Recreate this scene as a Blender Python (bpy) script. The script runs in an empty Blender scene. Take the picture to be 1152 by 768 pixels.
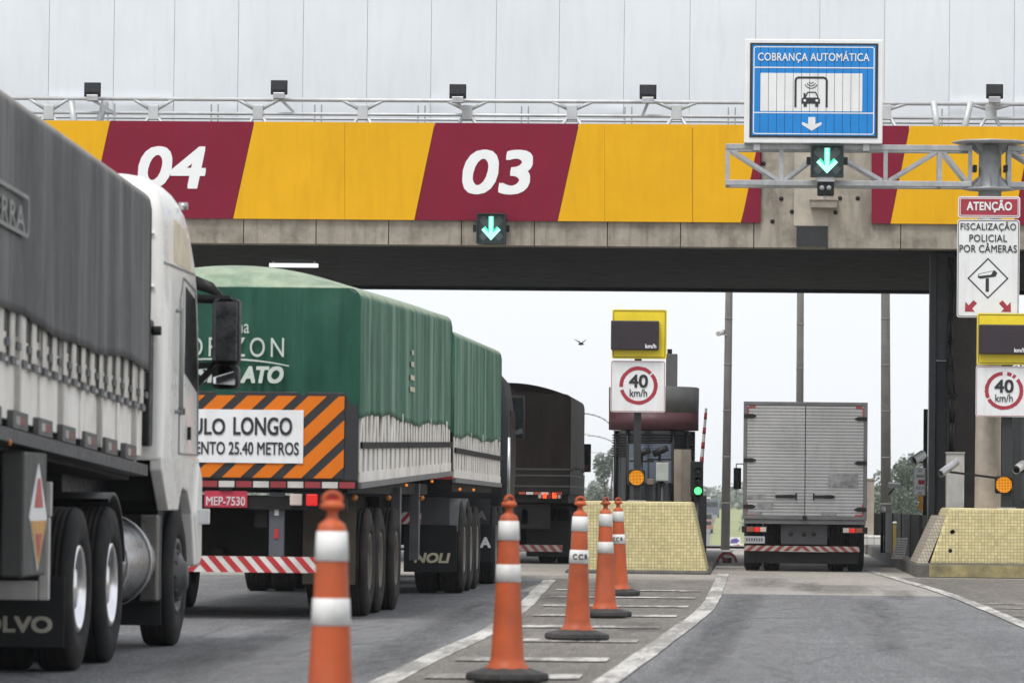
import bpy, bmesh, math, random
from math import sin, cos, pi, radians, sqrt
from mathutils import Vector, Matrix, noise as mnoise

scene = bpy.context.scene
C = scene.collection

# ------------------------------------------------------------------ camera
FPX = 5000.0                      # focal length in photo pixels (photo 1152 wide)
EYE = 1.15
CAM = Vector((0, 0, EYE))
YAW = math.atan((850 - 576) / FPX)      # camera looks a little left of the road direction (+Y)
PITCH = math.atan((560 - 384) / FPX)
ROLL = 0.011
Fw = Vector((-sin(YAW) * cos(PITCH), cos(YAW) * cos(PITCH), sin(PITCH)))
R0 = Fw.cross(Vector((0, 0, 1))).normalized()
U0 = R0.cross(Fw).normalized()
Rt = R0 * cos(ROLL) + U0 * sin(ROLL)
Up = U0 * cos(ROLL) - R0 * sin(ROLL)
cd = bpy.data.cameras.new('camera')
cam = bpy.data.objects.new('camera', cd)
C.objects.link(cam)
cam.matrix_world = Matrix(((Rt.x, Up.x, -Fw.x, CAM.x), (Rt.y, Up.y, -Fw.y, CAM.y),
                           (Rt.z, Up.z, -Fw.z, CAM.z), (0, 0, 0, 1)))
cd.sensor_width = 36
cd.lens = 36 * FPX / 1152
cd.clip_start = 0.5
cd.clip_end = 12000
cd.dof.use_dof = True
cd.dof.focus_distance = 70
cd.dof.aperture_fstop = 6.3
scene.camera = cam

# ------------------------------------------------------------------ sky, sun, exposure
SUN_EL, SUN_AZ = radians(62), radians(205)
world = bpy.data.worlds.new('World')
scene.world = world
world.use_nodes = True
wn, wl = world.node_tree.nodes, world.node_tree.links
bg = wn['Background']
sky = wn.new('ShaderNodeTexSky')
sky.sky_type = 'NISHITA'
sky.sun_disc = False
sky.sun_elevation = SUN_EL
sky.sun_rotation = SUN_AZ
sky.air_density = 1.0
sky.dust_density = 2.5
sky.ozone_density = 1.0
hs = wn.new('ShaderNodeHueSaturation')
hs.inputs['Saturation'].default_value = 0.30      # cloud cover: nearly colourless sky light
wl.new(sky.outputs[0], hs.inputs['Color'])
# high thin overcast: an even white cloud sheet mixed over the clear sky, with soft brighter and darker patches
tc = wn.new('ShaderNodeTexCoord'); cn = wn.new('ShaderNodeTexNoise')
cn.inputs['Scale'].default_value = 2.2; cn.inputs['Detail'].default_value = 5
wl.new(tc.outputs['Generated'], cn.inputs[0])
cr_ = wn.new('ShaderNodeMapRange'); cr_.inputs[1].default_value = .3; cr_.inputs[2].default_value = .7
cr_.inputs[3].default_value = 0; cr_.inputs[4].default_value = 1
wl.new(cn.outputs[0], cr_.inputs[0])
cm = wn.new('ShaderNodeMix'); cm.data_type = 'RGBA'
cm.inputs[6].default_value = (4.9, 5.1, 5.4, 1); cm.inputs[7].default_value = (5.7, 5.8, 5.95, 1)
wl.new(cr_.outputs[0], cm.inputs[0])
ov = wn.new('ShaderNodeMix'); ov.data_type = 'RGBA'; ov.inputs[0].default_value = .85
wl.new(hs.outputs[0], ov.inputs[6]); wl.new(cm.outputs[2], ov.inputs[7])
wl.new(ov.outputs[2], bg.inputs['Color'])
bg.inputs['Strength'].default_value = 0.12
sd = bpy.data.lights.new('sun', 'SUN')
sd.energy = 1.5
sd.angle = radians(18)
sd.color = (1.0, 0.965, 0.92)
sun = bpy.data.objects.new('sun', sd)
C.objects.link(sun)
sv = Vector((sin(SUN_AZ) * cos(SUN_EL), cos(SUN_AZ) * cos(SUN_EL), sin(SUN_EL)))
sun.rotation_euler = sv.to_track_quat('Z', 'Y').to_euler()
sun.location = (-10, -10, 40)
scene.view_settings.view_transform = 'Standard'
scene.view_settings.look = 'None'
scene.view_settings.gamma = 1
scene.view_settings.use_curve_mapping = False
scene.view_settings.exposure = 0.75
scene.cycles.max_bounces = 6
scene.cycles.volume_bounces = 1

# ------------------------------------------------------------------ measuring helpers
def ray(px, py):
    return Fw + Rt * ((px - 576) / FPX) + Up * ((384 - py) / FPX)
def P(px, py, Y):                 # the world point at depth Y seen at a photo pixel
    d = ray(px, py)
    return CAM + d * (Y / d.y)
def gz(y):                        # height profile of the terrain along the road
    if y <= 97: return 0.0
    if y <= 320:
        t = (y - 97) / 223.0
        return -3.3 * (t * t * (3 - 2 * t))
    if y <= 1000:
        t = (y - 320) / 680.0
        return -3.3 + 2.5 * t
    return -0.8
def G(px, py):                    # where a photo pixel meets the terrain
    d = ray(px, py)
    if d.z < 0:
        t = -EYE / d.z
        p = CAM + d * t
        if p.y <= 97: return p
    y = 330.0
    while y < 1000:
        t = y / d.y
        p = CAM + d * t
        if p.z <= gz(y): return p
        y += 2
    return p

# ------------------------------------------------------------------ materials
def new_mat(name):
    m = bpy.data.materials.new(name)
    m.use_nodes = True
    nt = m.node_tree
    return m, nt, nt.nodes['Principled BSDF']
def rgb(nt, c):
    n = nt.nodes.new('ShaderNodeRGB'); n.outputs[0].default_value = (*c, 1); return n.outputs[0]
def mix(nt, f, a, b):
    n = nt.nodes.new('ShaderNodeMix'); n.data_type = 'RGBA'
    for k, v in ((0, f), (6, a), (7, b)):
        if hasattr(v, 'is_linked') or hasattr(v, 'links'): nt.links.new(v, n.inputs[k])
        else: n.inputs[k].default_value = v if k == 0 else (*v, 1)
    return n.outputs[2]
def ntex(nt, scale, stretch=(1, 1, 1), detail=4, rough=.6, coord='Object'):
    tc = nt.nodes.new('ShaderNodeTexCoord'); mp = nt.nodes.new('ShaderNodeMapping')
    mp.inputs['Scale'].default_value = stretch
    n = nt.nodes.new('ShaderNodeTexNoise')
    n.inputs['Scale'].default_value = scale; n.inputs['Detail'].default_value = detail
    n.inputs['Roughness'].default_value = rough
    oi = nt.nodes.new('ShaderNodeObjectInfo'); vm = nt.nodes.new('ShaderNodeVectorMath'); vm.operation = 'SCALE'   # a shift of its own for each object
    vm.inputs[0].default_value = (17, 29, 11); nt.links.new(oi.outputs['Random'], vm.inputs['Scale']); nt.links.new(vm.outputs[0], mp.inputs['Location'])
    nt.links.new(tc.outputs[coord], mp.inputs[0]); nt.links.new(mp.outputs[0], n.inputs[0])
    return n.outputs[0]
def ramp(nt, f, a, b, lo=0., hi=1.):
    n = nt.nodes.new('ShaderNodeMapRange'); n.inputs[1].default_value = a; n.inputs[2].default_value = b
    n.inputs[3].default_value = lo; n.inputs[4].default_value = hi
    nt.links.new(f, n.inputs[0]); return n.outputs[0]
def bump(nt, b, h, strength=.3, dist=.01):
    n = nt.nodes.new('ShaderNodeBump'); n.inputs['Strength'].default_value = strength
    n.inputs['Distance'].default_value = dist
    nt.links.new(h, n.inputs['Height']); nt.links.new(n.outputs[0], b.inputs['Normal'])
def M(name, col, rough=.6, metal=0., var=.18, scale=4., dirt=None, dirt_amt=.5, streak=None, streak_amt=.5,
      bmp=0., bscale=40., coat=0., fine=0., spec=.5):
    m, nt, b = new_mat(name)
    f = ntex(nt, scale)
    c = mix(nt, ramp(nt, f, .3, .7), tuple(x * (1 - var) for x in col), tuple(min(1, x * (1 + var)) for x in col))
    if fine:
        f3 = ntex(nt, 160, detail=2)
        c = mix(nt, ramp(nt, f3, .35, .65, 0, fine), c, tuple(x * .45 for x in col))
    if streak:
        f2 = ntex(nt, 7, (1, 1, .12), 5)
        c = mix(nt, ramp(nt, f2, .48, .75, 0, streak_amt), c, streak)
    if dirt:
        f2 = ntex(nt, 2.3, (1, 1, 1), 8, .7)
        c = mix(nt, ramp(nt, f2, .45, .75, 0, dirt_amt), c, dirt)
    nt.links.new(c, b.inputs['Base Color'])
    b.inputs['Metallic'].default_value = metal
    rr = ntex(nt, scale * 3)
    nt.links.new(ramp(nt, rr, .3, .7, max(.03, rough - .1), min(1, rough + .1)), b.inputs['Roughness'])
    b.inputs['Specular IOR Level'].default_value = spec
    if coat: b.inputs['Coat Weight'].default_value = coat
    if bmp: bump(nt, b, ntex(nt, bscale), bmp)
    return m
def E(name, col, strength):
    m, nt, b = new_mat(name)
    b.inputs['Base Color'].default_value = (*[x * .3 for x in col], 1)
    b.inputs['Emission Color'].default_value = (*col, 1)
    b.inputs['Emission Strength'].default_value = strength
    return m

def tarp_mat(name, col, pale, dust, pale_amt=.55, dust_amt=.8):
    m, nt, b = new_mat(name)
    f = ntex(nt, 2.0, detail=6)
    c = mix(nt, ramp(nt, f, .3, .7), tuple(x * .8 for x in col), tuple(x * 1.2 for x in col))
    f2 = ntex(nt, 5, (1, .42, .035), 5)
    c = mix(nt, ramp(nt, f2, .46, .66, 0, pale_amt), c, pale)
    f4 = ntex(nt, 6, (1, .5, .06), 4, .6)
    c = mix(nt, ramp(nt, f4, .52, .68, 0, .6), c, tuple(x * .45 for x in col))
    f4 = ntex(nt, 9, (1, .6, .7), 6, .75)
    c = mix(nt, ramp(nt, f4, .56, .75, 0, .35), c, pale)
    g = nt.nodes.new('ShaderNodeNewGeometry'); sp = nt.nodes.new('ShaderNodeSeparateXYZ')
    nt.links.new(g.outputs['Normal'], sp.inputs[0])
    up = ramp(nt, sp.outputs[2], .18, .5, 0, dust_amt)       # dust lying on the upward surfaces
    f3 = ntex(nt, 3, detail=6)
    mm = nt.nodes.new('ShaderNodeMath'); mm.operation = 'MULTIPLY'
    nt.links.new(up, mm.inputs[0]); nt.links.new(ramp(nt, f3, .25, .6, .35, 1), mm.inputs[1])
    c = mix(nt, mm.outputs[0], c, dust)
    nt.links.new(c, b.inputs['Base Color'])
    b.inputs['Roughness'].default_value = .6
    b.inputs['Specular IOR Level'].default_value = .22
    bump(nt, b, ntex(nt, 5, (1, .7, .22), 6), .6, .05)
    return m

def asphalt_mat(name, col, track, patch, amt=1.):
    """worn surface: blotches, wheel tracks, tar-dark streaks and pale worn streaks running with the traffic, grain"""
    m, nt, b = new_mat(name)
    f = ntex(nt, .35, (1, .3, 1), 5)
    c = mix(nt, ramp(nt, f, .35, .65), tuple(x * .68 for x in col), tuple(x * 1.28 for x in col))
    for sc, st, lo, hi, am, cc in ((1.0, (1, .03, 1), .45, .65, .45, track), (3.2, (1, .10, 1), .5, .68, .6, patch), (2.6, (1, .12, 1), .52, .7, .6, track),
                                   (.8, (.3, 1.2, 1), .5, .72, .4, patch), (14, (1, .07, 1), .5, .68, .55, track), (17, (1, .07, 1), .5, .68, .6, patch)):
        c = mix(nt, ramp(nt, ntex(nt, sc, st, 5, .65), lo, hi, 0, am * amt), c, cc)
    f3 = ntex(nt, 60, (1, .10, 1), 3, .8)
    c = mix(nt, ramp(nt, f3, .35, .65, 0, .75), c, tuple(x * .42 for x in col))
    f5 = ntex(nt, 75, (1, .12, 1), 2, .8)
    c = mix(nt, ramp(nt, f5, .56, .7, 0, .75), c, tuple(min(1, x * 2.3) for x in col))
    cr = nt.nodes.new('ShaderNodeTexVoronoi'); cr.feature = 'DISTANCE_TO_EDGE'; cr.inputs['Scale'].default_value = .45
    tc = nt.nodes.new('ShaderNodeTexCoord'); ad = nt.nodes.new('ShaderNodeMix'); ad.data_type = 'RGBA'; ad.inputs[0].default_value = .12
    nw = nt.nodes.new('ShaderNodeTexNoise'); nw.inputs['Scale'].default_value = 1.5; nt.links.new(tc.outputs['Object'], nw.inputs[0])
    nt.links.new(tc.outputs['Object'], ad.inputs[6]); nt.links.new(nw.outputs['Color'], ad.inputs[7]); nt.links.new(ad.outputs[2], cr.inputs['Vector'])
    c = mix(nt, ramp(nt, cr.outputs['Distance'], .0, .012, .65 * amt, 0), c, tuple(x * .35 for x in col))
    nt.links.new(c, b.inputs['Base Color'])
    b.inputs['Roughness'].default_value = .75
    b.inputs['Specular IOR Level'].default_value = .35
    bump(nt, b, ntex(nt, 120, detail=3), .5, .008)
    return m

def paint_mat(name, col, under, wear=.55, lo=.92):
    m, nt, b = new_mat(name)
    f = ntex(nt, 12, (1, .10, 1), 8, .75)
    f1 = ntex(nt, 1.6, (1, .25, 1), 4)
    ad = nt.nodes.new('ShaderNodeMath'); ad.operation = 'ADD'
    nt.links.new(f, ad.inputs[0]); nt.links.new(f1, ad.inputs[1])
    c = mix(nt, ramp(nt, ad.outputs[0], lo, lo + .2, 0, wear), col, under)
    f2 = ntex(nt, 50, (1, .12, 1), 2)
    c = mix(nt, ramp(nt, f2, .5, .7, 0, .45), c, under)
    nt.links.new(c, b.inputs['Base Color'])
    b.inputs['Roughness'].default_value = .7
    return m

def tile_mat(name, col, grout, size):
    m, nt, b = new_mat(name)
    tc = nt.nodes.new('ShaderNodeTexCoord')
    sx = nt.nodes.new('ShaderNodeSeparateXYZ'); nt.links.new(tc.outputs['Object'], sx.inputs[0])
    ad = nt.nodes.new('ShaderNodeMath'); nt.links.new(sx.outputs[0], ad.inputs[0]); nt.links.new(sx.outputs[1], ad.inputs[1])
    cb = nt.nodes.new('ShaderNodeCombineXYZ'); nt.links.new(ad.outputs[0], cb.inputs[0]); nt.links.new(sx.outputs[2], cb.inputs[1])
    br = nt.nodes.new('ShaderNodeTexBrick')
    br.offset = 0; br.squash = 1
    br.inputs['Scale'].default_value = 1
    br.inputs['Mortar Size'].default_value = size * .075
    br.inputs['Mortar Smooth'].default_value = .2
    br.inputs['Brick Width'].default_value = size
    br.inputs['Row Height'].default_value = size
    br.inputs['Color1'].default_value = (*[x * 1.12 for x in col], 1)
    br.inputs['Color2'].default_value = (*[x * .84 for x in col], 1)
    br.inputs['Mortar'].default_value = (*grout, 1)
    nt.links.new(cb.outputs[0], br.inputs['Vector'])
    c = br.outputs['Color']
    f = ntex(nt, 1.6, (1, 1, 1), 8, .7)
    c = mix(nt, ramp(nt, f, .5, .8, 0, .45), c, (.16, .13, .07))
    f = ntex(nt, 6, (1, 1, .15), 6, .7)
    c = mix(nt, ramp(nt, f, .5, .8, 0, .4), c, (.2, .18, .13))
    nt.links.new(c, b.inputs['Base Color'])
    b.inputs['Roughness'].default_value = .55
    return m

black = M('black_plastic', (.009, .009, .0095), .5, spec=.3)
dark = M('dark_chassis_paint', (.009, .0085, .0085), .7, dirt=(.03, .026, .022), dirt_amt=.4, spec=.25)
rubber = M('tyre_rubber', (.011, .011, .0115), .8, dirt=(.045, .04, .036), dirt_amt=.4, spec=.25)
dusty_rubber = M('dusty_tyre_rubber', (.018, .0165, .0155), .85, dirt=(.085, .072, .06), dirt_amt=.5, spec=.25)
steel_rim = M('wheel_steel', (.5, .5, .5), .4, dirt=(.12, .1, .08), dirt_amt=.6)
truss_pale = M('pale_galvanised_tube', (.52, .535, .55), .45, .2, var=.1, scale=6, dirt=(.25, .24, .23), dirt_amt=.4)
dull_rim = M('dull_dark_rim', (.06, .06, .062), .45, .5)
side_glass = M('dim_side_glass', (.012, .012, .013), .55, spec=.1)
chrome = M('polished_metal', (.75, .75, .77), .16, 1.0, var=.08)
alu = M('aluminium', (.5, .5, .52), .38, .85, dirt=(.2, .18, .16), dirt_amt=.4)
galv = M('galvanised_steel', (.40, .41, .425), .5, .25, var=.14, scale=7, dirt=(.16, .15, .14), dirt_amt=.5, streak=(.22, .2, .18), streak_amt=.4)
grey_steel = M('grey_painted_steel', (.15, .155, .165), .55)
white_paint = M('white_vehicle_paint', (.72, .71, .68), .35, var=.05, dirt=(.42, .37, .31), dirt_amt=.35, coat=.2)
cab_paint = M('cream_cab_paint', (.83, .815, .78), .32, var=.025, scale=1.2, dirt=(.5, .47, .42), dirt_amt=.12, coat=.3)
wall_white = M('weathered_white_boards', (.84, .82, .78), .6, var=.06, dirt=(.42, .33, .24), dirt_amt=.35, streak=(.5, .44, .36), streak_amt=.35)
slat_white = M('weathered_white_slats', (.82, .79, .74), .6, var=.12, dirt=(.36, .22, .12), dirt_amt=.5, streak=(.5, .43, .35), streak_amt=.35)
sign_white = M('sign_white', (.76, .77, .78), .45, var=.04, streak=(.5, .48, .44), streak_amt=.35, dirt=(.55, .53, .5), dirt_amt=.2)
sign_black = M('sign_black', (.02, .02, .022), .5)
sign_blue = M('sign_blue', (.018, .22, .60), .55, var=.06, spec=.2)
sign_red = M('sign_red', (.34, .025, .045), .45, var=.1)
sign_yellow = M('sign_yellow', (.80, .62, .015), .45, var=.06, dirt=(.5, .36, .02), dirt_amt=.3)
panel_yellow = M('panel_yellow', (.73, .388, .007), .6, spec=.15, var=.06, scale=.6, streak=(.55, .29, .008), streak_amt=.35, dirt=(.62, .32, .008), dirt_amt=.25)
panel_maroon = M('panel_maroon', (.205, .012, .034), .6, spec=.12, var=.08, scale=.8, streak=(.16, .022, .045), streak_amt=.45)
white_letters = M('white_lettering', (.8, .81, .82), .5, var=.03)
pale_letters = M('pale_lettering', (.5, .55, .5), .6, var=.1)
grey_letters = M('faded_grey_lettering', (.24, .24, .235), .6, var=.15)
cream_letters = M('cream_lettering', (.55, .5, .36), .6)
concrete = M('grey_beige_concrete', (.36, .32, .265), .85, var=.16, scale=1.3, dirt=(.10, .088, .072), dirt_amt=.9, streak=(.13, .112, .095), streak_amt=.75, bmp=.15, bscale=25, fine=.3)
pole_concrete = M('pole_concrete', (.13, .125, .115), .85, var=.18, scale=2, streak=(.06, .058, .055), streak_amt=.7)
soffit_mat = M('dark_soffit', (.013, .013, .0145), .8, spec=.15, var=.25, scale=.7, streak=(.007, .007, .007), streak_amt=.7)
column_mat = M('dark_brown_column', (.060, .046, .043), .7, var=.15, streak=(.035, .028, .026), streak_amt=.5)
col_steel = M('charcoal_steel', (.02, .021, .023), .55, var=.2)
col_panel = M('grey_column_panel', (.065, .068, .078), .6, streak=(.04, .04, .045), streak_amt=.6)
beige_paint = M('beige_painted_metal', (.36, .31, .26), .65, streak=(.24, .2, .16), streak_amt=.5)
pale_grey = M('pale_grey_metal', (.5, .49, .47), .6, streak=(.34, .31, .27), streak_amt=.5)
fascia_mat = M('pale_sheet_metal', (.715, .75, .79), .5, var=.03, scale=.7, streak=(.63, .665, .71), streak_amt=.55, bmp=.22, bscale=1.6)
orange = M('cone_orange', (.48, .094, .030), .55, var=.1, dirt=(.13, .05, .03), dirt_amt=.6, streak=(.40, .12, .075), streak_amt=.55, spec=.3)
reflective = M('white_reflective_band', (.70, .70, .69), .5, var=.06, dirt=(.30, .28, .26), dirt_amt=.65, streak=(.52, .5, .47), streak_amt=.5)
hazard_orange = M('hazard_orange', (.66, .165, .012), .6, spec=.15, var=.06)
refl_red = M('red_reflective_tape', (.42, .03, .035), .4)
refl_white = M('white_reflective_tape', (.66, .64, .62), .4, dirt=(.35, .3, .26), dirt_amt=.4)
plate_red = M('red_number_plate', (.45, .03, .06), .45)
glass_dark = M('dark_glass', (.012, .014, .016), .08)
mirror_mat = M('mirror_glass', (.6, .62, .64), .06, 1.0, var=.02)
lens_red = M('red_lamp_lens', (.32, .015, .015), .25)
lens_amber = M('amber_lamp_lens', (.5, .17, .02), .25)
lens_clear = M('clear_lamp_lens', (.5, .42, .38), .25)
brake_red = E('lit_brake_lamp', (1, .02, .015), .28)
brake_orange = E('lit_tail_lamp', (1, .07, .01), 1.1)
marker_amber = E('lit_amber_marker', (1, .28, .03), .45)
arrow_green = E('lit_green_arrow', (.04, .85, .45), .6)
arrow_core = E('lit_green_arrow_core', (.42, 1.0, .80), .72)
signal_green = E('lit_green_signal', (.08, 1.0, .2), 1.4)
beacon_amber = E('lit_amber_beacon', (1.0, .36, .01), .75)
lamp_white = E('lit_white_lamp', (.95, .97, 1), .6)
signal_case = M('signal_housing_green_black', (.012, .028, .027), .5)
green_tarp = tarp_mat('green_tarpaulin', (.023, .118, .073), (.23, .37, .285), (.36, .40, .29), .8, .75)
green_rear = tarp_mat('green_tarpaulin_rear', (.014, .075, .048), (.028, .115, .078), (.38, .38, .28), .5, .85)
grey_tarp = tarp_mat('charcoal_tarpaulin', (.075, .077, .083), (.20, .195, .19), (.30, .28, .25), .75, .85)
brown_tarp = tarp_mat('dark_brown_tarpaulin', (.013, .0072, .0056), (.022, .0125, .010), (.034, .024, .02), .55, .6)
tile_yellow = tile_mat('yellow_mosaic_tiles', (.63, .55, .285), (.28, .24, .13), .05)
tile_grey = tile_mat('grey_beige_mosaic_tiles', (.36, .32, .25), (.1, .09, .075), .05)
asphalt = asphalt_mat('asphalt', (.150, .152, .158), (.235, .236, .24), (.085, .086, .09))
worn_asphalt = asphalt_mat('worn_dirty_asphalt', (.165, .152, .137), (.30, .27, .238), (.085, .078, .072))
apron_mat = asphalt_mat('concrete_pavement', (.34, .316, .287), (.22, .203, .187), (.41, .382, .343), .8)
far_road_mat = asphalt_mat('far_asphalt', (.17, .17, .18), (.2, .2, .21), (.16, .16, .16))
road_white = paint_mat('worn_white_road_paint', (.53, .515, .485), (.19, .18, .168), .9, .88)
hatch_white = paint_mat('very_worn_white_road_paint', (.50, .485, .455), (.17, .157, .142), .95, .86)
kerb_mat = M('kerb_concrete', (.10, .095, .085), .85, var=.3, scale=3, dirt=(.03, .03, .03), dirt_amt=.7)
kerb_yellow = M('worn_yellow_kerb_paint', (.30, .255, .12), .8, var=.25, dirt=(.05, .045, .04), dirt_amt=.9)
bark = M('tree_bark', (.07, .05, .035), .9)
def leaf_mat(name, a, b_):
    m, nt, b = new_mat(name)
    f = ntex(nt, .9, detail=3)
    f2 = ntex(nt, 9, detail=2)
    c = mix(nt, ramp(nt, f, .35, .65), a, b_)
    c = mix(nt, ramp(nt, f2, .4, .7, 0, .5), c, tuple(x * .5 for x in a))
    nt.links.new(c, b.inputs['Base Color']); b.inputs['Roughness'].default_value = .6
    return m
leaf_far = leaf_mat('hazed_grey_green_foliage', (.12, .15, .125), (.17, .20, .16))  # distance haze put into the leaf colour as a pale grey green
leaf_mid = leaf_mat('dark_green_foliage', (.06, .085, .06), (.095, .125, .082))

# ------------------------------------------------------------------ mesh helpers
class MB:
    def __init__(s): s.v, s.f, s.sm = [], [], []
    def add(s, vs, fs, smooth=False):
        o = len(s.v); s.v += [tuple(v) for v in vs]
        for f in fs: s.f.append([o + i for i in f]); s.sm.append(smooth)
        return s
    def box(s, x0, x1, y0, y1, z0, z1):
        return s.add([(x, y, z) for z in (z0, z1) for y in (y0, y1) for x in (x0, x1)],
                     [(0, 2, 3, 1), (4, 5, 7, 6), (0, 1, 5, 4), (2, 6, 7, 3), (0, 4, 6, 2), (1, 3, 7, 5)])
    def cbox(s, c, d): return s.box(c[0] - d[0] / 2, c[0] + d[0] / 2, c[1] - d[1] / 2, c[1] + d[1] / 2, c[2] - d[2] / 2, c[2] + d[2] / 2)
    def tube(s, a, b, r, r2=None, n=10, cap=True, smooth=True):
        a, b = Vector(a), Vector(b); r2 = r if r2 is None else r2
        d = (b - a).normalized(); u = d.orthogonal().normalized(); w = d.cross(u)
        vs = [a + (u * cos(2 * pi * i / n) + w * sin(2 * pi * i / n)) * r for i in range(n)]
        vs += [b + (u * cos(2 * pi * i / n) + w * sin(2 * pi * i / n)) * r2 for i in range(n)]
        s.add(vs, [(i, (i + 1) % n, n + (i + 1) % n, n + i) for i in range(n)], smooth)
        if cap: s.add(vs, [list(range(n))[::-1], list(range(n, 2 * n))])
        return s
    def bar(s, a, b, w, h):           # square-section bar
        a, b = Vector(a), Vector(b); d = (b - a).normalized()
        u = d.cross(Vector((0, 1, 0)))
        if u.length < .05: u = Vector((1, 0, 0))
        u.normalize(); v = d.cross(u)
        q = [(-1, -1), (1, -1), (1, 1), (-1, 1)]
        vs = [p + u * (w / 2 * i) + v * (h / 2 * j) for p in (a, b) for i, j in q]
        return s.add(vs, [(3, 2, 1, 0), (4, 5, 6, 7), (0, 1, 5, 4), (1, 2, 6, 5), (2, 3, 7, 6), (3, 0, 4, 7)])
    def prism(s, pts, y0, y1):        # polygon in x,z extruded along y
        n = len(pts)
        vs = [(x, y0, z) for x, z in pts] + [(x, y1, z) for x, z in pts]
        return s.add(vs, [list(range(n)), list(range(n, 2 * n))[::-1]] + [(i, n + i, n + (i + 1) % n, (i + 1) % n) for i in range(n)])
    def prismx(s, pts, x0, x1):       # polygon in y,z extruded along x
        n = len(pts)
        vs = [(x0, y, z) for y, z in pts] + [(x1, y, z) for y, z in pts]
        return s.add(vs, [list(range(n))[::-1], list(range(n, 2 * n))] + [(i, (i + 1) % n, n + (i + 1) % n, n + i) for i in range(n)])
    def lathe(s, prof, axis='z', c=(0, 0, 0), n=24, smooth=True, ang=(0, 2 * pi), close=False):
        full = abs(ang[1] - ang[0] - 2 * pi) < 1e-6
        k = n if full else n + 1; vs = []
        for i in range(k):
            a = ang[0] + (ang[1] - ang[0]) * i / n
            for r, h in prof:
                if axis == 'z': vs.append((c[0] + r * cos(a), c[1] + r * sin(a), c[2] + h))
                elif axis == 'x': vs.append((c[0] + h, c[1] + r * cos(a), c[2] + r * sin(a)))
                else: vs.append((c[0] + r * cos(a), c[1] + h, c[2] + r * sin(a)))
        m = len(prof); fs = []
        for i in range(n):
            j = (i + 1) % k
            for q in range(m - 1): fs.append((i * m + q, j * m + q, j * m + q + 1, i * m + q + 1))
        return s.add(vs, fs, smooth)
    def loft(s, rings, smooth=True, cap=True):
        n = len(rings[0]); vs = [p for r in rings for p in r]; fs = []
        for k in range(len(rings) - 1):
            for i in range(n): fs.append((k * n + i, k * n + (i + 1) % n, (k + 1) * n + (i + 1) % n, (k + 1) * n + i))
        s.add(vs, fs, smooth)
        if cap: s.add(vs, [list(range(n))[::-1], list(range((len(rings) - 1) * n, len(rings) * n))])
        return s
    def grid(s, fn, nu, nv, smooth=True):
        vs = [fn(i / nu, j / nv) for j in range(nv + 1) for i in range(nu + 1)]
        fs = [(j * (nu + 1) + i, j * (nu + 1) + i + 1, (j + 1) * (nu + 1) + i + 1, (j + 1) * (nu + 1) + i) for j in range(nv) for i in range(nu)]
        return s.add(vs, fs, smooth)
    def build_each(s, name, mat, parent=None, **k):
        """one object per loose piece"""
        par = list(range(len(s.v)))
        key = {}
        def find(i):
            while par[i] != i: par[i] = par[par[i]]; i = par[i]
            return i
        for i, v in enumerate(s.v):
            q = tuple(round(c, 5) for c in v)
            if q in key: par[find(i)] = find(key[q])
            else: key[q] = i
        for f in s.f:
            for i in f[1:]: par[find(i)] = find(f[0])
        grp = {}
        for f, sm in zip(s.f, s.sm): grp.setdefault(find(f[0]), []).append((f, sm))
        for fs in grp.values():
            m_ = MB(); idx = {}
            for f, sm in fs:
                for i in f:
                    if i not in idx: idx[i] = len(m_.v); m_.v.append(s.v[i])
                m_.f.append([idx[i] for i in f]); m_.sm.append(sm)
            o = m_.build(name, mat, parent, **k)
        return o
    def build(s, name, mat, parent=None, bevel=0., loc=None, recalc=True, smooth_all=False):
        me = bpy.data.meshes.new(name); me.from_pydata(s.v, [], s.f); 
        me.polygons.foreach_set('use_smooth', [smooth_all or x for x in s.sm])
        if recalc:
            bm = bmesh.new(); bm.from_mesh(me); bmesh.ops.remove_doubles(bm, verts=bm.verts, dist=1e-5)
            bmesh.ops.recalc_face_normals(bm, faces=bm.faces); bm.to_mesh(me); bm.free()
        me.materials.append(mat)
        o = bpy.data.objects.new(name, me); C.objects.link(o)
        if parent: o.parent = parent
        if loc: o.location = loc
        if bevel:
            b = o.modifiers.new('bevel', 'BEVEL'); b.width = bevel; b.segments = 2; b.limit_method = 'ANGLE'; b.angle_limit = radians(40)
        return o

def rring(hw, y0, y1, r, z, n=5, cx=0.):
    pts = []
    for (sx, sy, a0) in ((1, 1, 0), (-1, 1, pi / 2), (-1, -1, pi), (1, -1, 3 * pi / 2)):
        x_ = cx + sx * (hw - r); y_ = (y1 - r) if sy > 0 else (y0 + r)
        for i in range(n + 1):
            a = a0 + pi / 2 * i / n
            pts.append((x_ + r * cos(a), y_ + r * sin(a), z))
    return pts
def rrect(cx, cz, w, h, r, n=5):
    pts = []
    for sx, sz, a0 in ((1, 1, 0), (-1, 1, pi / 2), (-1, -1, pi), (1, -1, 3 * pi / 2)):
        for i in range(n + 1):
            a = a0 + pi / 2 * i / n
            pts.append((cx + sx * (w / 2 - r) + r * cos(a), cz + sz * (h / 2 - r) + r * sin(a)))
    return pts
def frame_pts(mb, outer, inner, y0, y1):     # ring-shaped plate between two outlines with equal vertex counts
    n = len(outer)
    vs = [(x, y0, z) for x, z in outer] + [(x, y0, z) for x, z in inner] + [(x, y1, z) for x, z in outer] + [(x, y1, z) for x, z in inner]
    fs = []
    for i in range(n):
        j = (i + 1) % n
        fs += [(i, j, n + j, n + i), (2 * n + j, 2 * n + i, 3 * n + i, 3 * n + j), (i, 2 * n + i, 2 * n + j, j), (n + j, 3 * n + j, 3 * n + i, n + i)]
    return mb.add(vs, fs)

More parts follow.
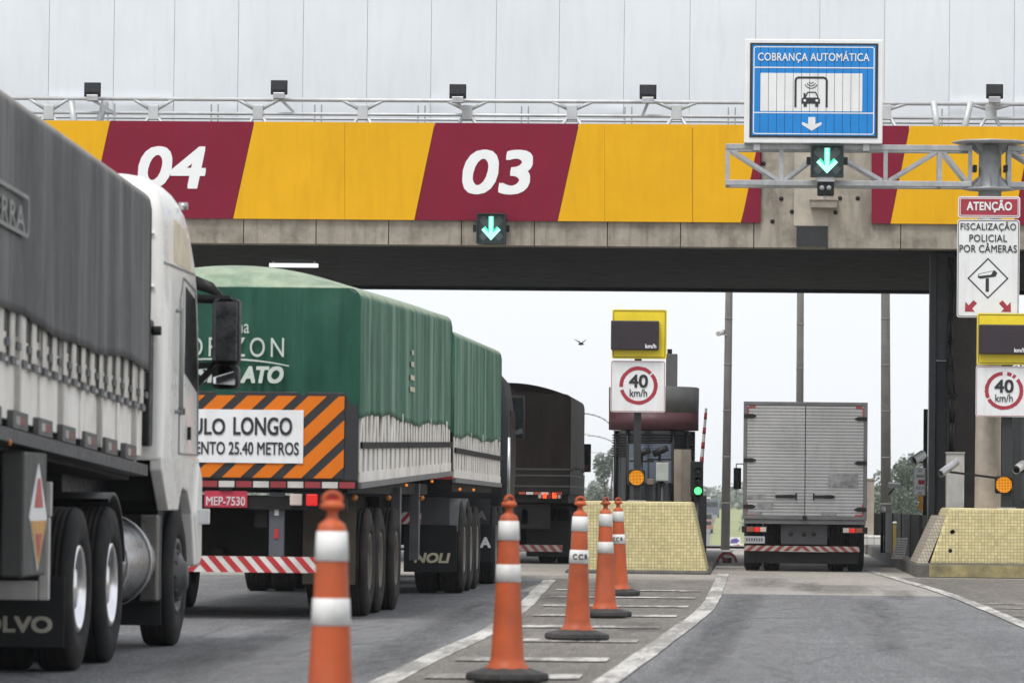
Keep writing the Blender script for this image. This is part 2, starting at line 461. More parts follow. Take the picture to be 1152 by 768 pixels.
def tag(o, label, cat, group=None, kind=None):
    if label: o['label'] = label
    if cat: o['category'] = cat
    if group: o['group'] = group
    if kind: o['kind'] = kind
    return o
def thing(name, label, cat, loc=(0, 0, 0), rz=0., group=None, rx=0., ry=0.):
    o = bpy.data.objects.new(name, None); C.objects.link(o)
    o.empty_display_size = .2
    o.location = loc; o.rotation_euler = (rx, ry, rz)
    return tag(o, label, cat, group)
def struct(o): o['kind'] = 'structure'; return o
def copy_tree(o, parent=None):
    c = o.copy(); C.objects.link(c)
    if parent: c.parent = parent
    for ch in list(o.children): copy_tree(ch, c)
    return c

def text(name, body, c, w, h, mat, parent=None, bold=0., shear=0., u=(1, 0, 0), v=(0, 0, 1), depth=.004, warp=None, spacing=1.):
    """lettering as a thin mesh, fitted to a box w by h centred on c; u reading direction, v up"""
    cu = bpy.data.curves.new(name, 'FONT')
    cu.body = body; cu.size = 1; cu.shear = shear; cu.offset = 0; cu.extrude = 0; cu.space_character = spacing
    cu.align_x = 'CENTER'; cu.space_line = 1.0
    cu.resolution_u = 4
    to = bpy.data.objects.new(name, cu); C.objects.link(to)
    me = bpy.data.meshes.new_from_object(to.evaluated_get(bpy.context.evaluated_depsgraph_get()))
    bpy.data.objects.remove(to)
    xs = [p.co.x for p in me.vertices]; ys = [p.co.y for p in me.vertices]
    x0, x1, y0, y1 = min(xs), max(xs), min(ys), max(ys)
    u, v = Vector(u), Vector(v); c = Vector(c); nrm = u.cross(v)
    bm = bmesh.new(); bm.from_mesh(me)
    for p in bm.verts:
        a = ((p.co.x - x0) / (x1 - x0) - .5) * w; b = ((p.co.y - y0) / (y1 - y0) - .5) * h
        q = c + u * a + v * b
        p.co = warp(q) if warp else q
    if bold:
        hh = h / (y1 - y0); base = bm.faces[:]
        for k in range(8):
            d = bmesh.ops.duplicate(bm, geom=base)
            a_ = k * pi / 4; q_ = max(abs(cos(a_)), abs(sin(a_))); off = (u * cos(a_) + v * sin(a_)) / q_ * bold * .85 * hh * .9 + nrm * (.00035 * (k + 1))
            for g in d['geom']:
                if isinstance(g, bmesh.types.BMVert): g.co += off
    r = bmesh.ops.extrude_face_region(bm, geom=bm.faces[:])
    for g in r['geom']:
        if isinstance(g, bmesh.types.BMVert): g.co += nrm * depth
    bmesh.ops.recalc_face_normals(bm, faces=bm.faces)
    for f in bm.faces: f.smooth = False
    bm.to_mesh(me); bm.free()
    me.materials.clear(); me.materials.append(mat); me.name = name
    o = bpy.data.objects.new(name, me); C.objects.link(o)
    if parent: o.parent = parent
    return o

# ================================================================== THE GROUND
def sheet(name, x0, x1, y0, y1, dz, mat, nx=2, ny=40):
    mb = MB(); mb.grid(lambda a, b: (x0 + (x1 - x0) * a, y0 + (y1 - y0) * b, gz(y0 + (y1 - y0) * b) + dz), nx, ny)
    return struct(mb.build(name, mat))
def terrain_mat():
    m, nt, b = new_mat('grassland')
    f = ntex(nt, .02, (1, .3, 1), 6)
    c = mix(nt, ramp(nt, f, .35, .65), (.19, .22, .09), (.28, .29, .13))
    f2 = ntex(nt, .3, detail=5)
    c = mix(nt, ramp(nt, f2, .5, .75, 0, .6), c, (.13, .17, .07))
    nt.links.new(c, b.inputs['Base Color']); b.inputs['Roughness'].default_value = .95
    return m
ys = [-60, -20, 20, 60, 97] + [97 + 223 * i / 24 for i in range(1, 25)] + [320 + 680 * i / 30 for i in range(1, 31)] + [1150, 1300]
mb = MB(); n = len(ys)
vs = [(x, y, gz(y) - .03 - (0 if y < 1100 else .0)) for y in ys for x in (-700, -60, -20, 20, 60, 700)]
mb.add(vs, [(j * 6 + i, j * 6 + i + 1, (j + 1) * 6 + i + 1, (j + 1) * 6 + i) for j in range(n - 1) for i in range(5)], True)
struct(mb.build('ground', terrain_mat()))
sheet('road', -2.9, 24, -40, 55, 0, asphalt)
sheet('pavement', -2.9, 24, 55, 110, 0, apron_mat, 2, 12)
sheet('road', -34, -2.9, -40, 64, 0, asphalt)
sheet('pavement', -34, -2.9, 64, 110, 0, apron_mat, 2, 12)

# far road climbing the hill beyond the plaza
def strip(name, pts, w, dz, mat):
    """a flat ribbon through ground points, w wide (a number or one per point)"""
    vs = []; k = len(pts)
    for i, p in enumerate(pts):
        a, b = pts[max(0, i - 1)], pts[min(k - 1, i + 1)]
        t = Vector((b[0] - a[0], b[1] - a[1], 0)).normalized(); s = Vector((t.y, -t.x, 0))
        ww = w[i] if isinstance(w, (list, tuple)) else w
        for q in (-.5, .5): vs.append((p[0] + s.x * ww * q, p[1] + s.y * ww * q, gz(p[1]) + dz))
    mb = MB(); mb.add(vs, [(2 * i, 2 * i + 1, 2 * i + 3, 2 * i + 2) for i in range(k - 1)])
    return mb.build(name, mat)
def resample(pts, step):
    out = [Vector(pts[0])]
    # smooth Catmull-Rom through points
    for i in range(len(pts) - 1):
        p0 = Vector(pts[max(0, i - 1)]); p1 = Vector(pts[i]); p2 = Vector(pts[i + 1]); p3 = Vector(pts[min(len(pts) - 1, i + 2)])
        m = max(2, int((p2 - p1).length / step))
        for k in range(1, m + 1):
            t = k / m
            out.append(.5 * ((2 * p1) + (-p0 + p2) * t + (2 * p0 - 5 * p1 + 4 * p2 - p3) * t * t + (-p0 + 3 * p1 - 3 * p2 + p3) * t ** 3))
    return out
far_pts = [(-2.2, 110, 0), (-6, 220, 0)] + [tuple(G(px, py) - Vector((6.5, 0, 0))) for px, py in ((796, 622), (799, 600), (804, 585), (809.5, 573), (811, 570))]
struct(strip('far_road', resample(far_pts, 25), 13, .05, far_road_mat))

# dirty hatched area between the two edge lines
Lpx = [(432, 768), (493, 737), (555, 708), (587, 684), (607, 664), (619, 652)]
Rpx = [(690, 762), (757, 714), (795, 684), (808, 660), (814, 645)]
Lw = [G(*p) for p in Lpx]; Rw = [G(*p) for p in Rpx]
def back(pts, y):                    # carry a line on towards the camera and behind it
    a, b = pts[0], pts[1]; t = (y - a.y) / (b.y - a.y); return a + (b - a) * t
Lw = [back(Lw, 12)] + Lw; Rw = [back(Rw, 12)] + Rw
Ls = resample(Lw, .6); Rs = resample(Rw, .6)
def x_at(line, y):
    for a, b in zip(line, line[1:]):
        if a.y <= y <= b.y: return a.x + (b.x - a.x) * (y - a.y) / (b.y - a.y)
    return line[-1].x if y > line[-1].y else line[0].x
mb = MB(); NY = 70
mb.grid(lambda a, b: ((1 - a) * x_at(Ls, 12 + 52 * b) + a * x_at(Rs, 12 + 52 * b), 12 + 52 * b, .004), 4, NY)
struct(mb.build('painted_island', worn_asphalt))
# irregular, worn edges on the painted lines
def wob(line, w, seed):
    return [w * (1 + .05 * sin(i * .55 + seed) + .03 * sin(i * 1.3 + seed * 2)) for i in range(len(line))]
struct(strip('lane_line', Ls, wob(Ls, .17, 1), .009, road_white))
struct(strip('lane_line', Rs, wob(Rs, .17, 2), .009, road_white))
for py in (764, 744, 722, 706, 693, 682, 672, 664):
    p = G(650, py); y = p.y; xa, xb = x_at(Ls, y) + .2, x_at(Rs, y + .25) - .2
    mb = MB(); mb.grid(lambda a, b: (xa + (xb - xa) * a, y + .2 * a + (.70 + .08 * sin(a * 9)) * (b - .5), .013), 12, 1)
    struct(mb.build('hatch_marking', hatch_white))
Ew = [G(*p) for p in [(1152, 703), (1092, 678), (1053, 664), (1012, 652), (985, 644), (972, 639.5)]]
Ew = [back(Ew, 30)] + Ew
Es = resample(Ew, .6)
struct(strip('lane_line', Es, wob(Es, .15, 3), .009, road_white))
mb = MB(); mb.grid(lambda a, b: (x_at(Es, 30 + 38 * b) + a * 12, 30 + 38 * b, .004), 2, 40)
struct(mb.build('painted_island', worn_asphalt))
for (px, py, L) in ((1112, 680, .9), (1140, 694, 2.0), (1118, 685, .4)):
    p = G(px, py); mb = MB(); mb.grid(lambda a, b: (p.x + L * a, p.y + .25 * b, .013), 4, 1); struct(mb.build('hatch_marking', hatch_white))
# darker rubber tracks worn into the lane
def wear_mat(name, col, amt):
    """a worn or rubbered patch whose edges break up into the asphalt below"""
    m, nt, b = new_mat(name)
    uv = nt.nodes.new('ShaderNodeUVMap'); sp = nt.nodes.new('ShaderNodeSeparateXYZ'); nt.links.new(uv.outputs[0], sp.inputs[0])
    def hump(sock, k):
        q = nt.nodes.new('ShaderNodeMath'); q.operation = 'MULTIPLY'; q.inputs[1].default_value = pi; nt.links.new(sock, q.inputs[0])
        r = nt.nodes.new('ShaderNodeMath'); r.operation = 'SINE'; nt.links.new(q.outputs[0], r.inputs[0])
        return ramp(nt, r.outputs[0], 0, k)
    mu = nt.nodes.new('ShaderNodeMath'); mu.operation = 'MULTIPLY'
    nt.links.new(hump(sp.outputs[0], .8), mu.inputs[0]); nt.links.new(hump(sp.outputs[1], .5), mu.inputs[1])
    m2 = nt.nodes.new('ShaderNodeMath'); m2.operation = 'MULTIPLY'
    nt.links.new(mu.outputs[0], m2.inputs[0]); nt.links.new(ramp(nt, ntex(nt, 9, (1, .12, 1), 6, .7), .3, .65, 0, amt), m2.inputs[1])
    b.inputs['Base Color'].default_value = (*col, 1); b.inputs['Roughness'].default_value = .8
    tr_ = nt.nodes.new('ShaderNodeBsdfTransparent'); mx = nt.nodes.new('ShaderNodeMixShader')
    nt.links.new(m2.outputs[0], mx.inputs[0]); nt.links.new(tr_.outputs[0], mx.inputs[1]); nt.links.new(b.outputs[0], mx.inputs[2])
    nt.links.new(mx.outputs[0], nt.nodes['Material Output'].inputs['Surface'])
    return m
_tz = [.005]
def curve_track(name, pts, w, mat):
    P_ = resample([tuple(G(*p)) for p in pts], .5); _tz[0] += .0007
    o = struct(strip(name, P_, w, _tz[0], mat)); me = o.data; k = len(P_)
    # strip() makes two points per station, in order, so the across and along values follow from the vertex number
    co = [(v.co.x, v.co.y) for v in me.vertices]; uvl = me.uv_layers.new(name='UVMap'); src = {}
    for i, p in enumerate(P_):
        a_, b_ = P_[max(0, i - 1)], P_[min(k - 1, i + 1)]; t_ = Vector((b_[0] - a_[0], b_[1] - a_[1], 0)).normalized(); s_ = Vector((t_.y, -t_.x, 0))
        for q, u in ((-.5, 0.), (.5, 1.)): src[(round(p[0] + s_.x * w * q, 3), round(p[1] + s_.y * w * q, 3))] = (u, i / (k - 1))
    for l in me.loops: uvl.data[l.index].uv = src.get(tuple(round(c_, 3) for c_ in co[l.vertex_index]), (0, 0))
rubbered = wear_mat('rubbered_asphalt', (.055, .055, .058), .42)
pale_worn = wear_mat('pale_worn_asphalt', (.25, .25, .252), .55)
curve_track('tyre_mark', [(960, 672), (974, 690), (992, 712), (1012, 738)], .30, rubbered)
curve_track('tyre_mark', [(985, 674), (1000, 690), (1022, 712)], .26, rubbered)
curve_track('worn_patch', [(945, 672), (966, 690), (982, 706), (996, 730)], .5, pale_worn)
curve_track('worn_patch', [(885, 668), (868, 700), (835, 766)], .9, pale_worn)
curve_track('worn_patch', [(1010, 676), (1050, 720), (1095, 766)], .8, pale_worn)
curve_track('tyre_mark', [(845, 668), (820, 700), (765, 766)], .5, rubbered)
curve_track('worn_patch', [(470, 690), (360, 730), (230, 766)], .9, pale_worn)
curve_track('tyre_mark', [(560, 675), (510, 700), (395, 764)], .5, rubbered)
curve_track('tyre_mark', [(420, 680), (320, 712), (160, 766)], .6, rubbered)
for k, (px, py) in enumerate(((905, 655), (860, 650), (945, 658), (1010, 664), (690, 655), (640, 668), (720, 700))):
    curve_track('oil_stain', [(px, py), (px + 2, py + 5), (px + 3, py + 11)], .5 + .25 * (k % 3), rubbered)

# ================================================================== ISLANDS, BARRIERS
YB = 69.0
def island(name, x0, x1, y0, y1, label):
    t = thing(name, label, 'traffic island', ((x0 + x1) / 2, y0, 0))
    w = (x1 - x0) / 2
    mb = MB(); mb.loft([rring(w, 0, y1 - y0, .12, z, 4) for z in (0, .19, .22)][:2] + [rring(w - .03, .03, y1 - y0 - .03, .1, .22, 4)], smooth=False)
    o = mb.build('kerb', kerb_mat, t)
    return t
def barrier(name, x0b, x0t, x1b, x1t, zb, zt, label, depth=3.2):
    """a tiled concrete crash block with battered sides"""
    cx = (x0b + x1b) / 2
    t = thing(name, label, 'crash barrier', (cx, YB, 0))
    n = 10
    def ring(z):
        k = (z - zb) / (zt - zb); a = x0b + (x0t - x0b) * k - cx; b = x1b + (x1t - x1b) * k - cx
        return [(a, 0, z), (a, depth, z), (b, depth, z), (b, 0, z)]
    mb = MB(); mb.loft([ring(zb), ring(zt)], smooth=False)
    mb.build('block', tile_yellow, t, bevel=.035)
    return t, cx
# left island, its crash block in front
pl = P(640, 645, YB); pr = P(796, 646, YB); ptl = P(655, 563, YB); ptr = P(778, 563, YB)
isl = island('toll_island', pl.x - .06, pr.x + .04, YB - .15, 96, 'long kerbed island between the lanes carrying the toll booth')
isl.location.z = -.16
bar1, cb1 = barrier('crash_barrier', pl.x, ptl.x, pr.x, ptr.x, .0, ptl.z, 'yellow tiled crash block in front of the toll booth')
pr2 = P(1046, 637, YB); prt2 = P(1068, 571, YB)
x_r = 5.9
isr = island('toll_island', P(1030, 640, YB).x, x_r + .6, YB - .28, 110, 'kerbed island at the right with a worn yellow front edge')
yk = MB(); w = (x_r + .6 - P(1030, 640, YB).x) / 2
yk.box(-w + .2, w, -.012, .02, .012, .20); yk.build('painted_kerb_front', kerb_yellow, isr)
bar2, cb2 = barrier('crash_barrier', pr2.x, prt2.x, x_r, x_r, .2, prt2.z, 'wide yellow tiled crash block on the right kerb under the speed limit sign')
# grey-beige flank facing of the right block, split off by a dark joint
mb = MB(); k0 = pr2.x - cb2; k1 = prt2.x - cb2
mb.loft([[(k0 - .20, .06, .22), (k0 - .20, 3.0, .22), (k0 - .03, 3.0, .22), (k0 - .03, .06, .22)],
         [(k1 - .16, .3, prt2.z - .12), (k1 - .16, 3.0, prt2.z - .12), (k1 - .03, 3.0, prt2.z - .12), (k1 - .03, .3, prt2.z - .12)]], smooth=False)
mb.build('side_facing', tile_grey, bar2)
mb = MB()
for px, py in ((1071, 598), (1072, 597.5), (1069, 619)):
    p = P(px, py, YB); mb.lathe([(.0, -.006), (.03, -.006), (.034, .002)], 'y', (p.x - cb2, 0, p.z), 9)
mb.build_each('bolt_hole', black, bar2)

# ================================================================== TOLL CANOPY
YG = 76.0
canopy = thing('toll_canopy', 'wide toll plaza canopy with yellow and maroon lane panels over the road', 'toll canopy', (0, YG, 0))
def cg(px, py, dy=0.):               # canopy-local x,z of a photo pixel on the plane dy behind the canopy front
    p = P(px, py, YG + dy); return (p.x, p.z)
zb_ = cg(700, 277)[1]; zpb = cg(700, 249.5)[1]; zpt = cg(700, 140)[1]; XL, XR = -16.5, 9.5
# concrete edge beam of cast pieces with open joints
jx = [cg(x, 263)[0] for x in (355.5, 438.5, 520, 602, 684, 766, 848)]
step = (jx[-1] - jx[0]) / (len(jx) - 1)
mb = MB(); x = jx[0] - step * 9
while x < XR:
    mb.box(x + .008, x + step - .008, .0, .55, zb_, zpt - .05); x += step
mb.build('edge_beam', concrete, canopy)
MB().box(XL, XR, .05, .5, zb_ + .02, zpt - .1).build('beam_core', dark, canopy)
# coloured lane panels (each a board stood 6 cm in front of the beam)
lx = lambda top, bot: (cg(top, 140)[0], cg(bot, 249.5)[0])
edges = [(None, None), (125, 101), (286.5, 262), (490, 467), (651, 627), (None, None)]
def panel(name, tl, tr, bl, br, mat, y=-.06):
    x = lambda a, ref: a if isinstance(a, float) else cg(a, ref)[0]
    pts = [(x(bl, 249.5), zpb), (x(br, 249.5), zpb), (x(tr, 140), zpt), (x(tl, 140), zpt)]
    return MB().prism(pts, y, -.004).build(name, mat, canopy)
xl = -16.4
panel('yellow_panel', xl, cg(125, 140)[0] - .01, xl, cg(101, 249.5)[0] - .01, panel_yellow)
pm4 = panel('maroon_panel', 125, 286, 101, 262, panel_maroon, -.064)
g = .006
panel('yellow_panel', cg(286, 140)[0] + .01, cg(388, 140)[0], cg(262, 249.5)[0] + .01, cg(388, 249.5)[0], panel_yellow)
panel('yellow_panel', cg(388, 140)[0] + .004, cg(490, 140)[0] - .01, cg(388, 249.5)[0] + .004, cg(467, 249.5)[0] - .01, panel_yellow)
pm3 = panel('maroon_panel', 490, 651, 467, 627, panel_maroon, -.064)
panel('yellow_panel', cg(651, 140)[0] + .01, cg(680, 140)[0], cg(627, 249.5)[0] + .01, cg(680, 249.5)[0], panel_yellow)
panel('yellow_panel', cg(680, 140)[0] + .003, cg(779, 140)[0], cg(680, 249.5)[0] + .003, cg(779, 249.5)[0], panel_yellow)
panel('yellow_panel', cg(779, 140)[0] + .008, cg(862, 140)[0] - .01, cg(779, 249.5)[0] + .008, cg(834, 249.5)[0] - .01, panel_yellow)
pts = [(cg(834, 249.5)[0], zpb), (cg(855.5, 249.5)[0], zpb), (cg(855.5, 166)[0], cg(855.5, 166)[1]), (cg(855.5, 166)[0] - .003, cg(855.5, 166)[1])]
MB().prism([(cg(834, 249.5)[0], zpb), (cg(855.5, 249.5)[0], zpb), (cg(855.5, 140)[0], zpt), (cg(858, 140)[0] + .02, zpt), ][:3] + [(cg(857, 140)[0], zpt)], -.064, -.004).build('maroon_panel', panel_maroon, canopy)
MB().prism([(cg(980.5, 249.5)[0], zpb), (cg(1001, 249.5)[0], zpb), (cg(1023, 140)[0], zpt), (cg(980.5, 140)[0], zpt)], -.064, -.004).build('maroon_panel', panel_maroon, canopy)
panel('yellow_panel', cg(1023, 140)[0] + .01, cg(1160, 140)[0], cg(1001, 249.5)[0] + .01, cg(1140, 249.5)[0], panel_yellow)
panel('maroon_panel', cg(1160, 140)[0] + .01, 9.4, cg(1140, 249.5)[0] + .01, 9.4, panel_maroon)
s = FPX / YG
for body, cx, cy, w, h, par in (('04', 194, 189, 74, 45, pm4), ('03', 560, 194, 76, 47, pm3)):
    x, z = cg(cx, cy)
    text('lane_number', body, (x, -.066, z), w / s, h / s, white_letters, par, bold=.035, shear=.16)
# dark recess and cut-out in the bare concrete
x0, z0 = cg(896, 277); x1, z1 = cg(931, 254.5)
MB().box(x0, x1, -.03, -.002, z0 - .003, z1).build('dark_hatch', col_steel, canopy)
MB().box(cg(893, 250)[0], cg(932, 250)[0], -.012, -.002, cg(893, 254)[1], cg(893, 170)[1]).build('repair_plate', M('pale_concrete_patch', (.40, .36, .30), .85, dirt=(.25, .22, .18), dirt_amt=.5), canopy)
mb = MB(); rnd = random.Random(4)
for px, py in ((859, 184), (879, 223.5), (891, 238), (945, 223), (965, 223), (940, 239), (869, 249)):
    x, z = cg(px, py); mb.lathe([(0, -.015), (.035, -.015), (.04, .0)], 'y', (x, 0, z), 8)
mb.build_each('anchor_hole', black, canopy)
# underside and rear edge
zs = P(700, 328, YG + 16).z
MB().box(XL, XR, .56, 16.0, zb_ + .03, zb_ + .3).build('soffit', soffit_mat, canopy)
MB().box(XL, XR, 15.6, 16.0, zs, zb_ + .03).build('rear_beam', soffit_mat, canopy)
# big sheet metal fascia standing behind the catwalk
YF = 2.2
mb = MB(); zf0 = cg(600, 150, YF)[1]; zf1 = cg(600, -60, YF)[1]
fx = [cg(x, 60, YF)[0] for x in (55, 128, 196, 268, 341, 413, 485, 558, 629, 702, 776, 850, 922, 995, 1068, 1141)]
fx = [fx[0] - 1.12 * k for k in range(6, 0, -1)] + fx + [fx[-1] + 1.12 * k for k in range(1, 4)]
for a, b in zip(fx, fx[1:]):
    rnd = random.Random(int(a * 100)); ph = rnd.uniform(0, 6)
    mb.grid(lambda u, v, a=a, b=b, ph=ph: (a + .0035 + (b - a - .007) * u, YF - .012 * sin(pi * u) * (1 + .6 * sin(v * 7 + ph)) - .03 * math.exp(-((v - .14 - .02 * sin(ph)) / .03) ** 2) * max(0, sin(ph + u * 2)), zf0 + (zf1 - zf0) * v), 8, 40)
mb.build('fascia', fascia_mat, canopy, recalc=False)
MB().box(XL, XR, YF + .012, YF + .12, zf0, zf1).build('fascia_backing', M('fascia_backing_steel', (.45, .47, .495), .6), canopy)
# tubular catwalk truss along the top of the panels
def tr(px, py, dy=.9): x, z = cg(px, py, dy); return Vector((x, dy, z))
ztop = tr(600, 114).z; zlow = tr(600, 130).z; zv = tr(600, 150).z
mb = MB(); mb.tube((XL, .9, ztop), (XR, .9, ztop), .036); mb.tube((XL, .9, zlow), (XR, .9, zlow), .03); mb.tube((XL, 1.9, zlow), (XR, 1.9, zlow), .022)
mb.build('truss_chord', truss_pale, canopy)
nodes = [55 + 117.7 * k for k in range(-1, 11)]
dm = MB(); gm = MB(); pm = MB()
for k, px in enumerate(nodes):
    c = tr(px, 126)
    gm.box(c.x - .09, c.x + .09, .86, .94, c.z - .14, c.z + .12)
    for q in (-1, 1):
        dm.tube(c + Vector((q * .07, 0, .05)), (c.x + q * .36, .9, ztop), .032)
        dm.tube(c + Vector((q * .07, 0, -.08)), (c.x + q * .40, .9, zv - .25), .032)
    for dx in (-.06, .06):
        pm.box(c.x + .95 + dx - .012, c.x + .95 + dx + .012, 1.88, 1.92, zv - .3, ztop)
for px in (80, 118, 1050, 1092):
    c = tr(px, 114); dm.tube(c, (c.x + (.12 if px in (80, 1050) else -.18), .9, zv - .2), .06)
dm.build_each('truss_diagonal', truss_pale, canopy); gm.build_each('gusset', truss_pale, canopy, bevel=.012); pm.build_each('truss_post', galv, canopy)

# right-hand column group carrying the canopy
def col(name, px0, px1, dy, d, mat, z0=.2, z1=None, py0=None, py1=None):
    a = P(px0, 400, YG + dy).x; b = P(px1, 400, YG + dy).x
    za = z0 if py0 is None else P(px0, py0, YG + dy).z; zt_ = (zb_ + .02 if z1 is None else z1) if py1 is None else P(px0, py1, YG + dy).z
    return MB().box(a, b, dy, dy + d, za, zt_).build(name, mat, canopy, bevel=.01)
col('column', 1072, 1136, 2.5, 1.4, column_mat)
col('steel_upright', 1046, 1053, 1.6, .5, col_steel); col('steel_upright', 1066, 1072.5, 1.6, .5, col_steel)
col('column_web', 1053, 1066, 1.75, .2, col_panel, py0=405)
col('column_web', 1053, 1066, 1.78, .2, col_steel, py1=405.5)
mb = MB()
for k, px in enumerate((1068, 1072)):
    pts_ = [P(px + (2 * sin(j * 1.3 + k) if 0 < j < 9 else 0), 290 + 31 * j, YG + 1.5) for j in range(10)]
    for a, b in zip(pts_, pts_[1:]): mb.tube((a.x, 1.5, a.z), (b.x, 1.5, b.z), .022 if k else .03, n=6)
    for q in pts_[1::2]: mb.box(q.x - .06, q.x + .06, 1.45, 1.56, q.z - .03, q.z + .03)
mb.build('conduit', black, canopy)
# pair of supports hidden far left, so the canopy stands
MB().box(-16.2, -15.2, 2.5, 3.9, 0, zb_ + .02).build('column', column_mat, canopy)
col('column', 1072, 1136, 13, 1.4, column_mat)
MB().box(-16.2, -15.2, 13, 14.4, 0, zb_ + .02).build('column', column_mat, canopy)

# strip lamp hung under the canopy above the green truck
a = P(303, 299, YG + 6.3); b = P(358, 294, YG + 6.3)
t = thing('ceiling_light', 'white light fitting under the dark canopy above the green truck', 'light', ((a.x + b.x) / 2, YG + 6.3, 0))
MB().box(-(b.x - a.x) / 2, (b.x - a.x) / 2, -.06, .06, P(303, 300.5, YG + 6.3).z, P(303, 296, YG + 6.3).z).build('diffuser', lamp_white, t, bevel=.01)
mb = MB(); hz_ = P(303, 296, YG + 6.3).z; mb.box(-.4, -.37, -.02, .02, hz_, zb_ + .03); mb.box(.37, .4, -.02, .02, hz_, zb_ + .03); mb.build_each('hanger', galv, t)

# floodlights along the catwalk
for k, (px, py, dx, lab) in enumerate(((104, 101, .42, 'black floodlight over the maroon panel numbered 04, leftmost'),
                            (314, 98.5, .25, 'black floodlight over the yellow panel between 04 and 03'),
                            (515, 103, .15, 'black floodlight over the maroon panel numbered 03'),
                            (729, 103.5, -.1, 'black floodlight over the yellow panel just left of the blue sign'),
                            (1119, 103, .02, 'black floodlight above the white post at the far right end'))):
    p = P(px, py, YG + .6)
    t = thing('floodlight', lab, 'floodlight', (p.x, YG + .6, p.z), 0, 'floodlights along the canopy catwalk')
    mb = MB(); mb.loft([[(-.15, 0, -.13), (.15, 0, -.13), (.15, 0, .13), (-.15, 0, .13)], [(-.10, .17, -.08), (.10, .17, -.08), (.10, .17, .08), (-.10, .17, .08)]], smooth=False)
    mb.build('lamp_housing', black, t, bevel=.012)
    MB().box(-.13, .13, -.008, -.001, -.04, .11).build('lamp_glass', glass_dark, t)
    MB().box(-.10, .10, -.04, .10, -.20, -.09).build('ballast_box', alu, t, bevel=.01)
    MB().bar((0, .05, -.18), (dx, .1, -.42), .05, .05).build('bracket', galv, t)

# ================================================================== LANE SIGNALS
def lane_signal(px0, px1, py0, py1, Y, label, plate):
    c = P((px0 + px1) / 2, (py0 + py1) / 2, Y); s = FPX / Y; w = (px1 - px0) / s / 2; h = (py1 - py0) / s / 2
    t = thing('lane_signal', label, 'lane signal', (c.x, Y, c.z), 0, 'green arrow lane signals')
    MB().box(-w, w, 0, .2, -h, h).build('housing', signal_case, t, bevel=.012)
    mb = MB()
    frame_pts(mb, [(-w, -h), (w, -h), (w, h), (-w, h)], [(-w + .02, -h + .02), (w - .02, -h + .02), (w - .02, h - .02), (-w + .02, h - .02)], -.06, -.001)
    mb.build('visor', signal_case, t)
    def arrow(f, y, mat, name):
        q = w * .78; a = .145 * w * f
        pts = [(-a, h * .80), (a, h * .80), (a, -h * .30)]
        mb = MB(); mb.prism([(-a, h * .80), (-a, -h * .52), (a, -h * .52), (a, h * .80)], y, y + .006)
        b = .17 * w * f * 1.35
        for sg in (-1, 1):
            mb.prism([(0, -h * .80), (sg * w * .66, -h * .10), (sg * (w * .66 - b * .9), -h * .10 + b * .9), (0, -h * .80 + b * 1.9)][::sg], y - .001 * sg, y + .005)
        mb.build(name, mat, t)
    # unlit cross of lamps behind the arrow
    mb = MB()
    for sg in (-1, 1): mb.bar((-sg * w * .7, -.004, -h * .7), (sg * w * .7, -.004, h * .7), .12, .006)
    mb.build('unlit_cross', M('unlit_lamp_row', (.05, .07, .07), .5), t)
    arrow(1.25, -.012, arrow_green, 'arrow_glow'); arrow(.8, -.02, arrow_core, 'arrow')
    if plate:
        mb = MB(); mb.box(-w * 1.25, -w * 1.0, .02, .06, -.06, .06); mb.box(w, w * 1.25, .02, .06, -.06, .06); mb.build_each('mounting_bracket', black, t)
    return t
lane_signal(536, 569, 240, 274, YG - .25, 'green arrow signal under the maroon panel numbered 03', True)

# ================================================================== SIGN BRIDGE
YS = 69.8
c = P(1113, 300, YS)
mast = thing('sign_gantry', 'grey steel post with lattice arms holding the blue toll sign', 'sign gantry', (c.x, YS, 0))
S_ = FPX / YS
def sl(px, py): p = P(px, py, YS); return (p.x - c.x, p.z)
mb = MB(); zt_ = sl(1113, 164)[1]; zj = sl(1113, 350)[1]
mb.lathe([(.0, zt_), (.175, zt_), (.19, zj)], 'z', n=28)
mb.build('post', galv, mast)
MB().lathe([(.19, zj - .002), (.205, 1.0)], 'z', n=28).build('post_base', beige_paint, mast)
mb = MB()
for pyc, r in ((160.5, .60), (213, .42)):
    z = sl(1113, pyc)[1]
    mb.lathe([(0, -.02), (.20, -.03), (r, -.012), (r, .012), (0, .03)], 'z', (0, 0, z), 8)
for a in range(8):
    for pyc, q in ((160.5, 1), (213, -1)):
        z = sl(1113, pyc)[1]
        mb.add([(.18 * cos(a * pi / 4), .18 * sin(a * pi / 4), z - .012 * q), (.4 * cos(a * pi / 4), .4 * sin(a * pi / 4), z - .012 * q), (.18 * cos(a * pi / 4), .18 * sin(a * pi / 4), z - .2 * q)], [(0, 1, 2)])
mb.build('flange', galv, mast)
